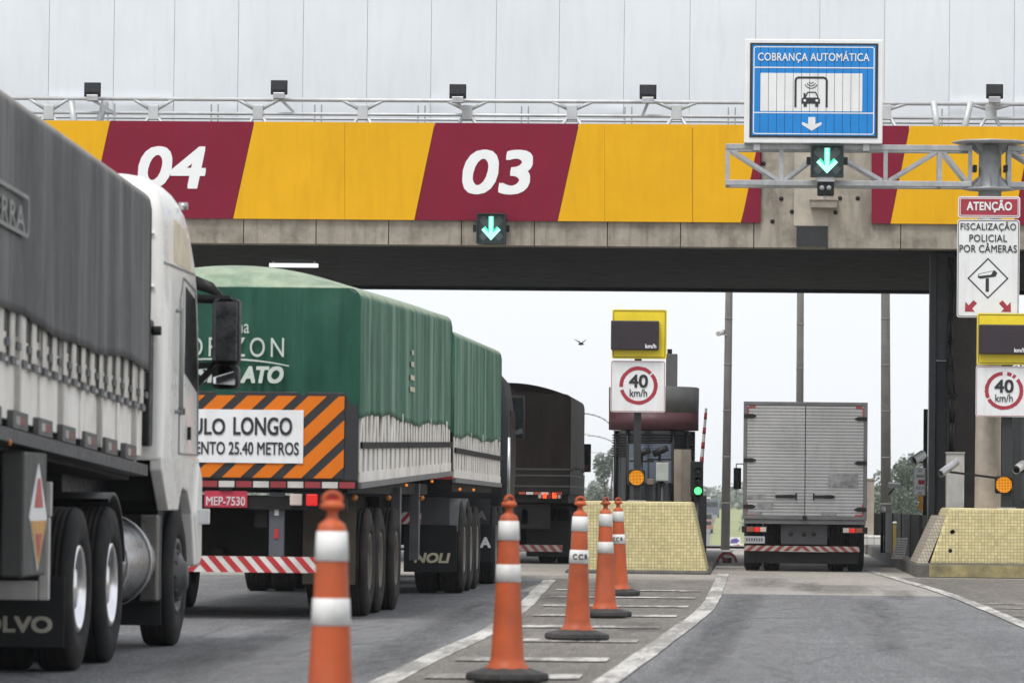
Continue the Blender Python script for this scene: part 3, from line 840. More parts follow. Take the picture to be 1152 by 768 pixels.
def arm(x0, x1, name, n, ups):
    zT = sl(950, 166.5)[1]; zB = sl(950, 207)[1]; w = .085
    mb = MB()
    for yy in (-.12, .42):
        mb.box(x0, x1, yy - w / 2, yy + w / 2, zT - w / 2, zT + w / 2); mb.box(x0, x1, yy - w / 2, yy + w / 2, zB - w / 2, zB + w / 2)
    mb.build(name, galv, mast, bevel=.008)
    mb = MB(); e = .004
    for k, x in enumerate(ups):
        mb.bar((x, -.12, zB + w / 2), (x, -.12, zT - w / 2), .065, .06)
        if k % 2 == 0: mb.bar((x, .42, zB + w / 2), (x, .42, zT - w / 2), .06, .06); mb.bar((x, -.08, zB), (x, .38, zB), .05, .05)
    for k in range(len(ups) - 1):
        a, b = ups[k], ups[k + 1]
        q = ((a + .05, zT - .05), (b - .05, zB + .05)) if k % 2 == 0 else ((a + .05, zB + .05), (b - .05, zT - .05))
        mb.bar((q[0][0], -.12, q[0][1]), (q[1][0], -.12, q[1][1]), .055, .055)
        mb.bar((q[0][0], .42, q[0][1]), (q[1][0], .42, q[1][1]), .055, .055)
    mb.build(name + '_brace', galv, mast)
X_ = lambda px: sl(px, 186)[0]
arm(X_(816), X_(1093), 'arm', 0, [X_(p) for p in (818.5, 879, 930, 996, 1057, 1091)])
arm(X_(1133), X_(1133) + 2.6, 'arm', 0, [X_(1135) + q for q in (0, .85, 1.7, 2.55)])
mb = MB()
for q in (-1, 1):
    mb.box(q * .19 - .03 + (q * .05), q * .19 + .03 + (q * .05), -.15, .15, sl(1113, 190)[1] - .05, sl(1113, 190)[1] + .05)
mb.build_each('clamp', black, mast)
lane_signal(912, 949, 163, 199, YS - .36, 'green arrow signal mounted on the lattice arm under the blue sign', True)
# small camera unit and box below the arm signal
p = P(929, 205, YS - .3)
t = thing('traffic_camera', 'small black camera under the arrow signal on the lattice arm', 'camera', (p.x, YS - .3, p.z))
MB().box(-.14, .14, -.05, .2, .0, .09).build('sun_shield', alu, t, bevel=.01)
MB().box(-.13, .13, -.03, .18, -.21, -.004).build('housing', black, t, bevel=.02)
mb = MB()
for dx in (-.06, .05): mb.lathe([(0, -.03), (.035, -.03), (.04, .0)], 'y', (dx, -.03, -.09), 12)
mb.build_each('lens', M('camera_lens', (.3, .31, .33), .15), t)
MB().box(-.035, .035, .0, .06, -.27, -.21).build('mount', galv, t)
p = P(927, 229, YG - .2)
t = thing('junction_box', 'flat beige box fixed to the bare concrete below the traffic camera', 'box', (p.x, YG - .2, p.z))
MB().box(-.23, .23, 0, .18, -.075, .06).build('case', M('beige_box_face', (.26, .23, .19), .7), t, bevel=.01)
MB().box(-.245, .245, -.02, .19, .06, .078).build('lid', beige_paint, t)

# ------------------------------------------------------------------ blue sign
class Board:
    """a sign-local frame: photo pixels -> metres on the sign's own face"""
    def __init__(s, name, label, cat, cx, cy, Y, group=None):
        s.Y, s.cx, s.cy, s.k = Y, cx, cy, Y / FPX
        p = P(cx, cy, Y); s.t = thing(name, label, cat, (p.x, Y, p.z), 0, group)
    def q(s, px, py): return ((px - s.cx) * s.k, (s.cy - py) * s.k)
    def rect(s, name, px0, py0, px1, py1, y0, y1, mat, r=0., parent=None, bevel=0.):
        x0, z1 = s.q(px0, py0); x1, z0 = s.q(px1, py1)
        mb = MB()
        if r: mb.prism(rrect((x0 + x1) / 2, (z0 + z1) / 2, x1 - x0, z1 - z0, r * s.k), y0, y1)
        else: mb.box(x0, x1, y0, y1, z0, z1)
        return mb.build(name, mat, parent or s.t, bevel=bevel)
    def frame(s, name, px0, py0, px1, py1, w, y0, y1, mat, r=1., parent=None):
        x0, z1 = s.q(px0, py0); x1, z0 = s.q(px1, py1); c = ((x0 + x1) / 2, (z0 + z1) / 2); w *= s.k; r *= s.k
        mb = MB(); frame_pts(mb, rrect(*c, x1 - x0, z1 - z0, r), rrect(*c, x1 - x0 - 2 * w, z1 - z0 - 2 * w, max(.0005, r - w)), y0, y1)
        return mb.build(name, mat, parent or s.t)
    def poly(s, name, pts, y0, y1, mat, parent=None):
        return MB().prism([s.q(*p) for p in pts], y0, y1).build(name, mat, parent or s.t)
    def text(s, body, cx, cy, w, h, y, mat, parent=None, **k):
        x, z = s.q(cx, cy)
        return text('lettering', body, (x, y, z), w * s.k, h * s.k, mat, parent or s.t, **k)
b = Board('toll_sign', 'blue sign on the lattice arm with a car under a toll gantry', 'road sign', 915.5, 103, YS - .3)
b.rect('cabinet', 837.5, 44, 993, 161.5, .02, .32, sign_white, bevel=.015)
b.rect('border', 843.5, 48.5, 987.5, 155, .008, .02, sign_black)
mb = MB(); xs = [846 + 139 * i / 15 for i in range(16)]
for a, c2 in zip(xs, xs[1:]):
    x0, z1 = b.q(a + .25, 51); x1, z0 = b.q(c2 - .25, 152.8); mb.box(x0, x1, .0, .012, z0, z1)
face = mb.build('face', sign_blue, b.t)
b.frame('outline', 847.5, 52.5, 983.5, 151.5, 1.1, -.003, -.0005, sign_white, 3)
b.rect('rule', 848, 75.6, 983, 76.9, -.0035, -.0008, sign_white); b.rect('rule', 848, 126.6, 983, 127.9, -.0035, -.0008, sign_white)
mb = MB()
for a, c2 in zip(xs, xs[1:]):
    a2, c3 = max(a + .25, 855), min(c2 - .25, 970)
    if c3 > a2:
        x0, z1 = b.q(a2, 82.5); x1, z0 = b.q(c3, 125.4); mb.box(x0, x1, -.003, -.0005, z0, z1)
mb.build('white_field', sign_white, b.t)
b.text('COBRANÇA AUTOMÁTICA', 915, 64.2, 125, 13.2, -.003, sign_white, bold=.012, spacing=1.05)
m2 = MB()
def tubeline(pts, r, y=-.006):
    for p, q in zip(pts, pts[1:]):
        (x0, z0), (x1, z1) = b.q(*p), b.q(*q); m2.bar((x0, y, z0), (x1, y, z1), r * b.k, .004)
tubeline([(895, 121), (895, 90), (897, 87.5), (927.5, 87.5), (930, 90), (930, 121)], 2.4)
for k, r in enumerate((3, 5.5, 8)):
    tubeline([(912.5 + r * .95 * cos(pi * .15 + pi * .7 * i / 8), 91 + k * .3 + r * sin(pi * .15 + pi * .7 * i / 8)) for i in range(9)], .8, -.0065)
tubeline([(906, 110), (908.5, 104), (917.5, 104), (920.5, 110)], 1.2, -.0068)
m2.build('symbol', sign_black, b.t)
b.poly('car_symbol', [(903, 110), (921, 110), (922.5, 112), (922.5, 117), (902, 117), (902, 112)], -.008, -.004, sign_black)
b.poly('car_symbol', [(904, 109.8), (904, 105), (906.3, 105), (906.3, 109.8)], -.0085, -.004, sign_black)
for x in (906, 919): b.rect('car_symbol', x - 1.8, 117, x + 1.8, 120.5, -.008, -.004, sign_black)
for x in (905.5, 919): b.rect('headlight', x - 1.5, 112, x + 1.5, 114.6, -.0105, -.007, sign_white, r=1)
b.poly('arrow', [(909.5, 132), (917.5, 132), (917.5, 140), (924.5, 137.5), (924.5, 140.5), (913.5, 147.5), (902.5, 140.5), (902.5, 137.5), (909.5, 140)], -.004, -.0005, sign_white)
mb = MB()
for px in (852, 975):
    x, z = b.q(px, 165); mb.box(x - .05, x + .05, .05, .28, z - .06, z + .04)
mb.build_each('bracket', galv, b.t)

# ------------------------------------------------------------------ camera surveillance signs
YA = YS - .42
b = Board('warning_sign', 'dark red warning plate at the top of the grey post', 'road sign', 1113, 233, YA)
b.rect('plate', 1078, 221, 1147.5, 245, 0, .03, sign_white, r=3)
b.rect('red_field', 1079.3, 222.3, 1146.2, 243.7, -.004, -.0005, sign_red, r=2.5)
b.frame('outline', 1080, 223, 1145.5, 243, .8, -.007, -.0035, sign_white, 2)
b.text('ATENÇÃO', 1113, 232, 50, 13.5, -.0075, sign_white, bold=.03, spacing=1.05)
b = Board('surveillance_sign', 'tall white sign with a camera in a diamond and two red arrows', 'road sign', 1111.5, 302, YA - .002)
b.rect('plate', 1077, 247, 1146.5, 357, 0, .03, sign_white, r=3)
b.frame('outline', 1077.8, 248, 1145.6, 356, .7, -.004, -.0005, sign_black, 3)
for k, (tx, w) in enumerate((('FISCALIZAÇÃO', 62), ('POLICIAL', 42), ('POR CÂMERAS', 64))):
    hh = (11, 8, 10.5)[k]; b.text(tx, 1111.5, (255, 268, 278.7)[k], w, hh, -.004, sign_black, bold=.008, spacing=1.05)
cx, cy, r = 1111.5, 313, 23
def dia(r): return [b.q(cx, cy + r), b.q(cx + r, cy), b.q(cx, cy - r), b.q(cx - r, cy)]
mb = MB(); frame_pts(mb, dia(r), dia(r - 2), -.004, -.0005); mb.build('diamond', sign_black, b.t)
b.poly('camera_symbol', [(1101, 308), (1100, 312), (1103, 313.5), (1120, 311), (1122, 307), (1119, 304)], -.004, -.0005, sign_black)
b.poly('camera_symbol', [(1102, 308.5), (1101.3, 310.5), (1115, 309), (1117, 305)], -.006, -.003, sign_white)
b.rect('camera_symbol', 1109, 313, 1112.6, 328, -.0045, -.0005, sign_black)
for sg, xx in ((-1, 1092), (1, 1131.5)):
    pts = [(xx + sg * 6, 350.5), (xx - sg * 5, 350.5), (xx - sg * 2, 347), (xx - sg * 7.5, 341), (xx - sg * 3.5, 337.5), (xx + sg * 1.7, 343.5), (xx + sg * 5.5, 339.5)]
    b.poly('arrow', pts[::sg], -.004, -.0005, sign_red)
mb = MB()
for py in (256, 345):
    x, z = b.q(1113, py); mb.box(-.1, .1, .03, .24, z - .03, z + .03)
mb.build_each('clamp', galv, b.t)

# ------------------------------------------------------------------ speed displays and 40 km/h signs on their posts
def ring_mark(b, cx, cy, ro, ri, y0, y1, mat, gaps, seed):
    mb = MB(); rnd = random.Random(seed); n = 72
    for i in range(n):
        a0, a1 = 2 * pi * i / n, 2 * pi * (i + 1) / n; deg = 360 * (i + .5) / n
        if any(lo <= deg <= hi for lo, hi in gaps): continue
        e = rnd.uniform(-.35, .25)
        q = [b.q(cx + r * cos(a), cy - r * sin(a)) for r, a in ((ri, a0), (ro + e, a0), (ro + e, a1), (ri, a1))]
        mb.prism(q, y0, y1)
    return mb.build('red_ring', mat, b.t)
def speed_set(x0, x1, y0, ys, y1, Y, which, gaps, post_px, post_bot, post_mat, extra):
    b = Board('speed_display', f'yellow board with a blank black speed display above the {which} 40 sign', 'speed display', (x0 + x1) / 2, (y0 + ys) / 2, Y)
    b.rect('board', x0, y0, x1, ys - 1, 0, .05, sign_yellow, r=2)
    b.frame('outline', x0 + 1.5, y0 + 1.5, x1 - 1.5, ys - 2.5, .6, -.004, -.0005, sign_black, 1.5)
    dx0 = x0 - 1 if x0 < 900 else x0 + 2
    d = b.rect('display', dx0, y0 + 13, dx0 + 54, y0 + 46, -.14, -.002, M('blank_led_panel', (.022, .013, .018), .35), bevel=.015)
    b.text('km/h', dx0 + 45, y0 + 41.5, 12, 4.6, -.142, sign_white, parent=d, bold=.03)
    b2 = Board('speed_limit_sign', f'white 40 sign with a {"chipped" if which == "right" else "scratched"} red ring on the {which} post', 'road sign', (x0 + x1) / 2 - 1.5, (ys + y1) / 2, Y - .003)
    b2.rect('plate', x0 - 1.5, ys + 1, x1 - 1.5, y1, 0, .03, sign_white, r=2.5)
    b2.frame('outline', x0 - .8, ys + 1.8, x1 - 2.3, y1 - .8, .5, -.004, -.0005, sign_red, 2)
    cx, cy = (x0 + x1) / 2 - 1, (ys + y1) / 2 - .5
    ring_mark(b2, cx, cy, 21.5, 17.3, -.004, -.0005, sign_red, gaps, int(x0))
    b2.text('40', cx, cy - 5, 20.5, 14, -.004, sign_black, bold=.03)
    b2.text('km/h', cx, cy + 8.2, 19.5, 8.5, -.0042, sign_black, bold=.004)
    return b, b2
speed_set(688.5, 750, 348, 404.5, 463.5, YB + .2, 'left', [(186, 196), (38, 44)], 0, 0, None, None)
speed_set(1099.5, 1161.5, 352.5, 411, 468.5, YB + .18, 'right', [(78, 96), (38, 50), (60, 66), (205, 209)], 0, 0, None, None)

def post_and_beacon(px, pybot, label, w, mat, bx, by, br, blabel, top_py, lit):
    Y = YB + .34
    p = P(px, 500, Y)
    base = ptl.z if px < 900 else prt2.z
    zt = P(px, top_py, Y).z; zb = base - .003
    Yp = Y
    t = thing('sign_post', label, 'post', (p.x, Yp, zb))
    MB().box(-w, w, -w, w, 0, zt - zb).build('post', mat, t, bevel=.008)
    MB().box(-.14, .14, -.12, .14, 0, .02).build('base_plate', galv, t)
    q = P(bx, by, Yp - .18)
    t2 = thing('warning_beacon', blabel, 'beacon', (q.x, Yp - .18, q.z))
    r = br * Yp / FPX
    MB().box(-r * 1.12, r * 1.12, .0, .12, -r * 1.1, r * 1.1).build('housing', black, t2, bevel=.03)
    mb = MB(); mb.lathe([(0, -.035), (r * .6, -.028), (r, -.004)], 'y', n=28)
    mb.build_each('lens', beacon_amber, t2)
    mb = MB(); k = 5
    for i in range(-k, k + 1):
        d = r * i / k * .95; h = sqrt(max(0, r * r - d * d))
        if h > .01:
            mb.box(d - .003, d + .003, -.042, -.036, -h, h); mb.box(-h, h, -.0425, -.0365, d - .003, d + .003)
    mb.build('guard_grille', black, t2)
    mb = MB(); mb.lathe([(r * 1.05, -.14), (r * 1.12, -.14), (r * 1.12, .0), (r * 1.05, 0)], 'y', n=24, ang=(0.1, pi - .1)); mb.build('visor', black, t2)
    MB().box(-.03, .03, .12, .20, -.04, .04).build('bracket', black, t2)
    return t
post_and_beacon(717, 560, 'dark square post carrying the left 40 sign before the booth', .055, col_steel, 716, 537, 8.5, 'lit amber beacon on the dark post before the toll booth', 352, True)
post_and_beacon(1133, 570, 'dark post carrying the right 40 sign beside the beige column', .075, M('dark_green_post_paint', (.022, .028, .027), .6), 1129.5, 545, 9, 'lit amber beacon on the post above the right crash block', 358, True)

# ================================================================== TOLL BOOTH
YT = 73.6
c = P(734, 500, YT); kT = YT / FPX
def bz(py): return P(734, py, YT).z
booth = thing('toll_booth', 'round dark toll booth with grey and maroon cap behind the yellow block', 'toll booth', (c.x, YT + .75, 0))
R = 51 * kT; Rg = 47 * kT
glass_mat = M('tinted_booth_glass', (.025, .028, .032), .12)
MB().lathe([(0, .04), (Rg, .04), (Rg, 1.0), (0, 1.0)], 'z', n=40).build('base_wall', pale_grey, booth)
MB().lathe([(Rg - .03, 1.0), (Rg - .03, bz(484))], 'z', n=40).build('glazing', glass_mat, booth)
MB().lathe([(0, bz(483)), (R, bz(483)), (R, bz(463.5)), (0, bz(463.5))], 'z', n=48).build('maroon_band', M('booth_maroon_band', (.055, .012, .019), .55), booth)
MB().lathe([(0, bz(463.5)), (R, bz(463.5)), (R + .005, bz(435)), (R - .03, bz(434)), (0, bz(434))], 'z', n=48).build('roof_cap', M('booth_roof_grey', (.085, .085, .085), .6, streak=(.055, .055, .055), streak_amt=.5), booth)
mb = MB()
for k in range(9):                                # louvre rings under the cap
    z = bz(488 + 3 * k); mb.lathe([(Rg - .028, z), (Rg + .012, z - .008), (Rg - .028, z - .03)], 'z', n=40)
mb.build('louvre', black, booth)
mb = MB()
for a in (205, 232, 300, 326, 350, 20, 160):
    x, y = (Rg - .01) * cos(radians(a)), (Rg - .01) * sin(radians(a)); mb.tube((x, y, 1.0), (x, y, bz(484)), .025, n=8)
mb.build_each('mullion', black, booth)
# bluish window pane facing the lanes, and the clutter seen in it
def front(px, py, off=.0):
    p = P(px, py, YT); x = p.x - c.x; return Vector((x, -sqrt(max(0, (Rg + off) ** 2 - x * x)), p.z))
win_mat = M('reflecting_blue_pane', (.10, .125, .165), .14, var=.3, scale=1.5)
mb = MB(); mb.grid(lambda a, b_: tuple(front(706 + 50 * a, 543 - 44 * b_, .006)), 10, 4); mb.build('window', win_mat, booth)
mb = MB()
for px, w in ((706, .02), (756, .02), (729, .01)):
    mb.bar(front(px, 544, .012), front(px, 498, .012), w * 1.6, .02)
mb.build_each('window_frame', col_steel, booth)
mb = MB(); mb.loft([[tuple(front(px, py, o)) for px, o in ((758, .02), (766, .03), (777, .03), (777.5, -.1), (758, -.1))] for py in (566, 505)], smooth=False)
mb.build('pillar', beige_paint, booth)
a, b_ = P(749, 434, YT + .8), P(762, 398, YT + .8)
MB().box(a.x - c.x, b_.x - c.x, .0, .35, a.z - .02, b_.z).build('vent_box', M('booth_vent_grey', (.085, .085, .088), .6), booth, bevel=.01)
MB().box(a.x - c.x + .02, a.x - c.x + .1, .05, .1, b_.z, b_.z + .08).build('vent_pipe', black, booth)
# equipment in front of the booth window
p = P(745, 530, YT - .35)
t = thing('card_reader', 'pale grey ticket terminal box in front of the booth window', 'ticket terminal', (p.x, YT - .35, 0))
MB().box(-.105, .105, 0, .22, p.z - .16, p.z + .15).build('case', M('terminal_case', (.34, .36, .34), .5), t, bevel=.015)
MB().lathe([(.0, .17), (.08, .16), (.1, .14)], 'z', (0, .1, p.z), 12).build('cap', black, t)
MB().box(-.25, -.14, .02, .14, p.z - .22, p.z - .12).build('side_box', M('brown_box', (.16, .12, .08), .7), t, bevel=.01)
MB().tube((0, .1, 0.03), (0, .1, p.z - .15), .04).build('stand', col_steel, t)
for k, (px, py, dx, lab) in enumerate(((722, 509, .13, 'dark camera on a stalk at the left of the booth window'), (742, 507, .2, 'dark camera on a stalk over the ticket terminal'))):
    p = P(px, py, YT - .3)
    t = thing('booth_camera', lab, 'camera', (p.x, YT - .3, p.z), 0, 'cameras before the booth window')
    mb = MB(); mb.tube((-.1, 0, -.05), (.13, -.05, .05), .055, n=12); mb.build('body', black, t)
    mb = MB(); mb.tube((0, .02, -.03), (0, .02, -p.z + .05), .022, n=8); mb.bar((-.2, .02, -.14), (.2, .02, -.14), .03, .03); mb.build('stalk', black, t)

# lifted barrier arm and green light beside the booth
p0, p1 = P(786, 558, 78), P(794.5, 459, 78)
t = thing('barrier_arm', 'raised red and white lane barrier beside the toll booth', 'barrier', (p0.x, 78, 0))
v = p1 - p0; mb = MB(); mb.tube((0, 0, p0.z), (v.x, 0, p1.z), .04, .022, n=10); mb.build('boom', refl_white, t)
mb = MB()
for k in range(6):
    a = Vector((0, 0, p0.z)) + Vector((v.x, 0, p1.z - p0.z)) * (k / 6 + .04); e = Vector((0, 0, p0.z)) + Vector((v.x, 0, p1.z - p0.z)) * (k / 6 + .115)
    r = .043 - .018 * k / 6; mb.tube(a, e, r, r - .002, n=10)
mb.build('red_stripe', refl_red, t)
MB().box(-.16, .14, -.16, .16, .05, p0.z + .02).build('cabinet', col_steel, t, bevel=.015)
p = P(785, 558, YT - .2)
t = thing('traffic_light', 'small dark traffic light with its lower green lamp lit', 'traffic light', (p.x, YT - .2, p.z))
w = 6.5 * kT; h = 39 * kT
MB().box(-w * 1.3, w * .9, 0, .14, 0, h).build('housing', black, t, bevel=.012)
mb = MB(); mb.lathe([(0, -.012), (.055, -.008), (.062, -.001)], 'y', (-.02 + 1.5 * kT, 0, .09), 20); mb.build('green_lamp', signal_green, t)
mb = MB()
for z in (.25, .41): mb.lathe([(0, -.012), (.055, -.008), (.062, -.001)], 'y', (.0, 0, z), 20)
mb.build_each('unlit_lamp', glass_dark, t)
mb = MB()
for z in (.09, .25, .41): mb.lathe([(.066, -.09), (.07, 0)], 'y', (0, 0, z), 14, ang=(.1, pi - .1))
mb.build_each('visor', black, t)
MB().tube((0, .1, -p.z + .05), (0, .1, 0), .035, n=10).build('post', col_steel, t)

# ================================================================== POLES AND STREET LAMPS BEYOND
def cpole(px, py_top, px_bot, Y, r0, r1, label, gear=None, lean=0):
    a = P(px_bot, 600, Y); b_ = P(px, py_top, Y)
    t = thing('concrete_pole', label, 'pole', (a.x, Y, gz(Y)), 0, 'tall concrete poles beyond the canopy')
    H = b_.z - gz(Y)
    MB().tube((0, 0, -.3), (b_.x - a.x, 0, H), r0, r1, n=18).build('shaft', pole_concrete, t)
    mb = MB()
    for q in range(1, 7):
        f = q / 7.3; x = (b_.x - a.x) * f; r = r0 + (r1 - r0) * f + .006
        mb.tube((x, 0, H * f), (x, 0, H * f + .03), r, n=18)
    mb.build('joint_ring', M('pole_joint', (.2, .19, .18), .8), t)
    if gear == 'cam':
        z = P(px, 377, Y).z - gz(Y); x = (b_.x - a.x) * .62
        MB().bar((x, -.05, z), (x - .2, -.1, z + .03), .04, .04).build('bracket', galv, t)
        mb = MB(); mb.tube((x - .24, -.25, z + .02), (x - .12, .05, z + .08), .06, n=10); mb.build('camera_head', pale_grey, t)
    return t
cpole(821.5, 240, 816, 105, .108, .08, 'tall concrete pole with a small camera between booth and box truck', 'cam')
cpole(901, 250, 899, 118, .108, .088, 'slim concrete pole rising behind the box truck')
cpole(996, 240, 997, 108, .13, .10, 'dark concrete pole between the box truck and the canopy column')
for k, (tx, ty, bx, by) in enumerate(((655, 463.5, 684, 480), (661, 488.5, 690, 503), (673, 509, 700, 520))):
    Y = (190, 235, 290)[k]
    a = P(bx + 8, by + 10, Y); e = P(tx, ty, Y); base = gz(Y); X = a.x
    t = thing('street_lamp', ('nearest grey street lamp, its arm highest over the brown truck mirror', 'middle grey street lamp behind the toll booth', 'farthest and lowest grey street lamp behind the toll booth')[k], 'street lamp', (X, Y, base), 0, 'street lamps along the road beyond')
    H = e.z - base; L = X - e.x
    mb = MB(); mb.tube((0, 0, 0), (0, 0, H - 1.0), .10, .06); 
    pts = [Vector((-L * (1 - cos(q)), 0, H - 1.0 + (1.0 - .05) * sin(q))) for q in [pi / 2 * i / 8 for i in range(9)]]
    for p, q in zip(pts, pts[1:]): mb.tube(p, q, .035, n=6)
    mb.build('pole', galv, t)
    mb = MB(); mb.loft([rring(.05, -.05, .05, .02, 0, 2), rring(.12, -.12, .12, .05, .04, 2)], cap=True)
    mb = MB(); mb.loft([[(-L - .45 + .0, yy, H - .03 + zz) for yy, zz in ((-.12, 0), (.12, 0), (.1, .1), (-.1, .1))], [(-L + .1, yy, H - .05 + zz) for yy, zz in ((-.1, 0), (.1, 0), (.06, .1), (-.06, .1))]], smooth=False)
    mb.build('lamp_head', pale_grey, t)

# bird in the sky
p = P(654, 387, 60)
t = thing('bird', 'small dark bird flying left of the left speed display', 'bird', tuple(p), radians(60))
mb = MB(); mb.lathe([(0, -.07), (.012, -.055), (.016, -.02), (.010, .04), (.002, .075)], 'x', n=10)
mb.build('body', black, t)
mb = MB()
for q in (-1, 1):
    vs = [(-.025, 0, .008), (.025, 0, .008), (.012, q * .05, .04), (-.02, q * .05, .035), (-.03, q * .10, .065)]
    top = vs + [(x, y, z + .004) for x, y, z in vs]
    mb.add(top, [(0, 1, 2, 3), (3, 2, 4), (5, 8, 7, 6), (8, 9, 7), (0, 5, 6, 1), (1, 6, 7, 2), (2, 7, 9, 4), (4, 9, 8, 3), (3, 8, 5, 0)])
mb.build('wing', black, t)

# ================================================================== RIGHT SIDE OF THE LANE
def camera_unit(px, py, Y, dirv, L, r, matx, label, arm_to, name='security_camera'):
    p = P(px, py, Y); t = thing(name, label, 'camera', tuple(p))
    d = Vector(dirv).normalized(); mb = MB()
    mb.tube(-d * L / 2, d * L / 2, r, r * .92, n=16); mb.build('housing', matx, t)
    mb = MB(); up = Vector((0, 0, r * .25)); mb.tube(-d * L * .55 + up, d * L * .62 + up, r * 1.1, n=16, cap=False); mb.build('sun_shield', matx, t)
    MB().tube(d * L * .48, d * L * .51, r * .8, n=14).build('lens', glass_dark, t)
    q = P(*arm_to, Y) - p
    MB().bar((0, .02, -r), (q.x, .06, q.z), .035, .035).build('arm', black, t)
    return t
camera_unit(1067.5, 526.5, YB + .25, (-.75, -.8, -.55), .36, .055, alu, 'silver bullet camera on a dark rod above the right crash block', (1131, 538.5))
# dark flat cabinet sides and tall pale cabinet behind the right block
def upright(name, label, cat, px0, px1, py0, Y, d, mat, zb=.2, bev=.01, part='case'):
    a, b_ = P(px0, py0, Y), P(px1, py0, Y); t = thing(name, label, cat, ((a.x + b_.x) / 2, Y, zb))
    w = (b_.x - a.x) / 2
    MB().box(-w, w, 0, d, 0, a.z - zb).build(part, mat, t, bevel=bev)
    return t, w, a.z - zb
t, w, h = upright('control_cabinet', 'tall pale grey cabinet standing behind the right crash block', 'cabinet', 1065, 1085, 510, 73.5, .35, pale_grey)
MB().box(-w - .01, w + .01, -.02, .37, h, h + .03).build('lid', M('cabinet_lid', (.3, .3, .29), .6), t)
MB().box(-w + .03, w - .03, -.006, -.001, .1, h - .04).build('door', M('cabinet_door', (.46, .45, .43), .6, streak=(.34, .31, .27)), t)
t, w, h = upright('toll_booth', 'dark toll booth at the far right edge behind the amber beacon', 'toll booth', 1141, 1230, 440, 73.8, 2.2, col_steel)
MB().box(-w - .1, w + .1, -.1, 2.3, h, h + .35).build('roof_cap', M('booth_roof_grey_dark', (.06, .06, .06), .6), t)
MB().box(-w + .12, w - .1, -.01, -.002, 1.0, h - .15).build('window', glass_mat, t)
camera_unit(1147, 526, YB + .6, (-.3, -1, -.2), .4, .06, pale_grey, 'grey camera beside the amber beacon at the right edge', (1170, 530))
# dark lane fence with a sloping end plate, white block, yellow tube
Yb = 80.0
a, b_ = P(996, 577, 84), P(1041, 574, 74)
t = thing('lane_guard', 'dark sheet guard rail panel lining the right kerb', 'guard panel', (0, 0, 0))
mb = MB(); 
mb.loft([[(a.x, 84, z), (a.x + .07, 84, z), (b_.x + .0, 73.2, z), (b_.x - .07, 73.2, z)] for z in (.22, a.z)], smooth=False)
mb.build('panel', M('dark_guard_sheet', (.022, .023, .022), .6, dirt=(.05, .045, .035), dirt_amt=.5), t)
mb = MB()
for k in range(5):
    y = 73.6 + 2.3 * k; x = b_.x + (a.x - b_.x) * (y - 73.2) / 10.8; mb.box(x - .10, x - .072, y, y + .06, .22, a.z + .01)
mb.build_each('post', black, t)
a, b_ = P(971, 602, 98), P(996, 602, 98)
t = thing('concrete_block', 'white painted concrete block beside the box truck wheels', 'block', ((a.x + b_.x) / 2, 98, .2))
a2, b2_ = P(975, 577, 98.3), P(998, 577, 98.3)
t2 = thing('guard_board', 'short dark green board standing over the white block beside the truck', 'guard panel', ((a2.x + b2_.x) / 2, 98.3, .2))
MB().box(-(b2_.x - a2.x) / 2, (b2_.x - a2.x) / 2, 1.1, 1.16, 0, a2.z - .2).build('board', M('dark_green_board', (.022, .027, .024), .6), t2)
MB().box(-.03, .03, 1.165, 1.23, 0, a2.z - .25).build('post', black, t2)
w = (b_.x - a.x) / 2
MB().loft([[(-w, 0, .0), (w * .72, 0, .0), (w * .72, 1, .0), (-w, 1, .0)], [(-w, 0, a.z - .2), (w, 0, a.z - .2), (w, 1, a.z - .2), (-w, 1, a.z - .2)]], smooth=False).build('block', tile_mat('white_tiles', (.62, .62, .60), (.4, .4, .38), .16), t, bevel=.02)
t, w, h = upright('bollard', 'yellow tube bollard with a pale cap by the dark guard', 'bollard', 1004.5, 1008.5, 588, 76, .06, M('bollard_yellow', (.40, .29, .07), .6), .22, 0, 'tube')
MB().lathe([(0, .03), (.03, .025), (.045, 0)], 'z', (0, .03, h), 10).build('cap', sign_white, t)
p = P(1013, 604, 75.4)
t = thing('grille_plate', 'small grey slotted plate leaning by the right kerb', 'plate', (p.x, 75.4, .2))
mb = MB(); zz = p.z - .2
for k in range(9):
    z = zz * k / 9; mb.loft([[(-.16 + .10 * (z / zz), 0, z), (.07 + .06 * (z / zz), 0, z), (.07 + .06 * (z / zz), .04, z), (-.16 + .1 * (z / zz), .04, z)], [(-.15 + .10 * (z / zz), 0, z + zz / 14), (.08 + .06 * (z / zz), 0, z + zz / 14), (.08 + .06 * (z / zz), .04, z + zz / 14), (-.15 + .1 * (z / zz), .04, z + zz / 14)]], smooth=False)
mb.build('slats', M('grey_slats', (.26, .26, .26), .6), t)
mb = MB(); mb.bar((-.12, .03, 0), (-.02, .03, zz), .03, .02); mb.bar((.05, .03, 0), (.1, .03, zz), .03, .02); mb.build('frame', grey_steel, t)
# thin dark pole with sign
Y = 84.0
p = P(1041.5, 460, Y)
t = thing('mast', 'thin dark mast standing just left of the canopy column', 'pole', (p.x, Y, 0))
MB().tube((0, 0, 0), (0, 0, p.z), .042, n=10).build('pole', black, t)
b = Board('information_sign', 'small white sign with a red mark on the thin dark mast', 'road sign', 1034.5, 541.5, Y - .1)
b.rect('plate', 1027.5, 526, 1041, 557, 0, .02, sign_white, r=.8)
b.frame('outline', 1028, 526.5, 1040.5, 556.5, .4, -.003, -.0005, sign_black, .8)
for tx, cy, w, m in (('AT', 529.5, 5, grey_letters), ('VENI', 535.3, 8.5, grey_letters), ('SUL A', 548.3, 9, grey_letters), ('M', 554.3, 3, grey_letters)):
    b.text(tx, 1035, cy, w, 3.4, -.003, m, bold=.01)
b.rect('red_mark', 1033, 539.5, 1040.4, 544.5, -.004, -.0005, sign_red, r=.8)
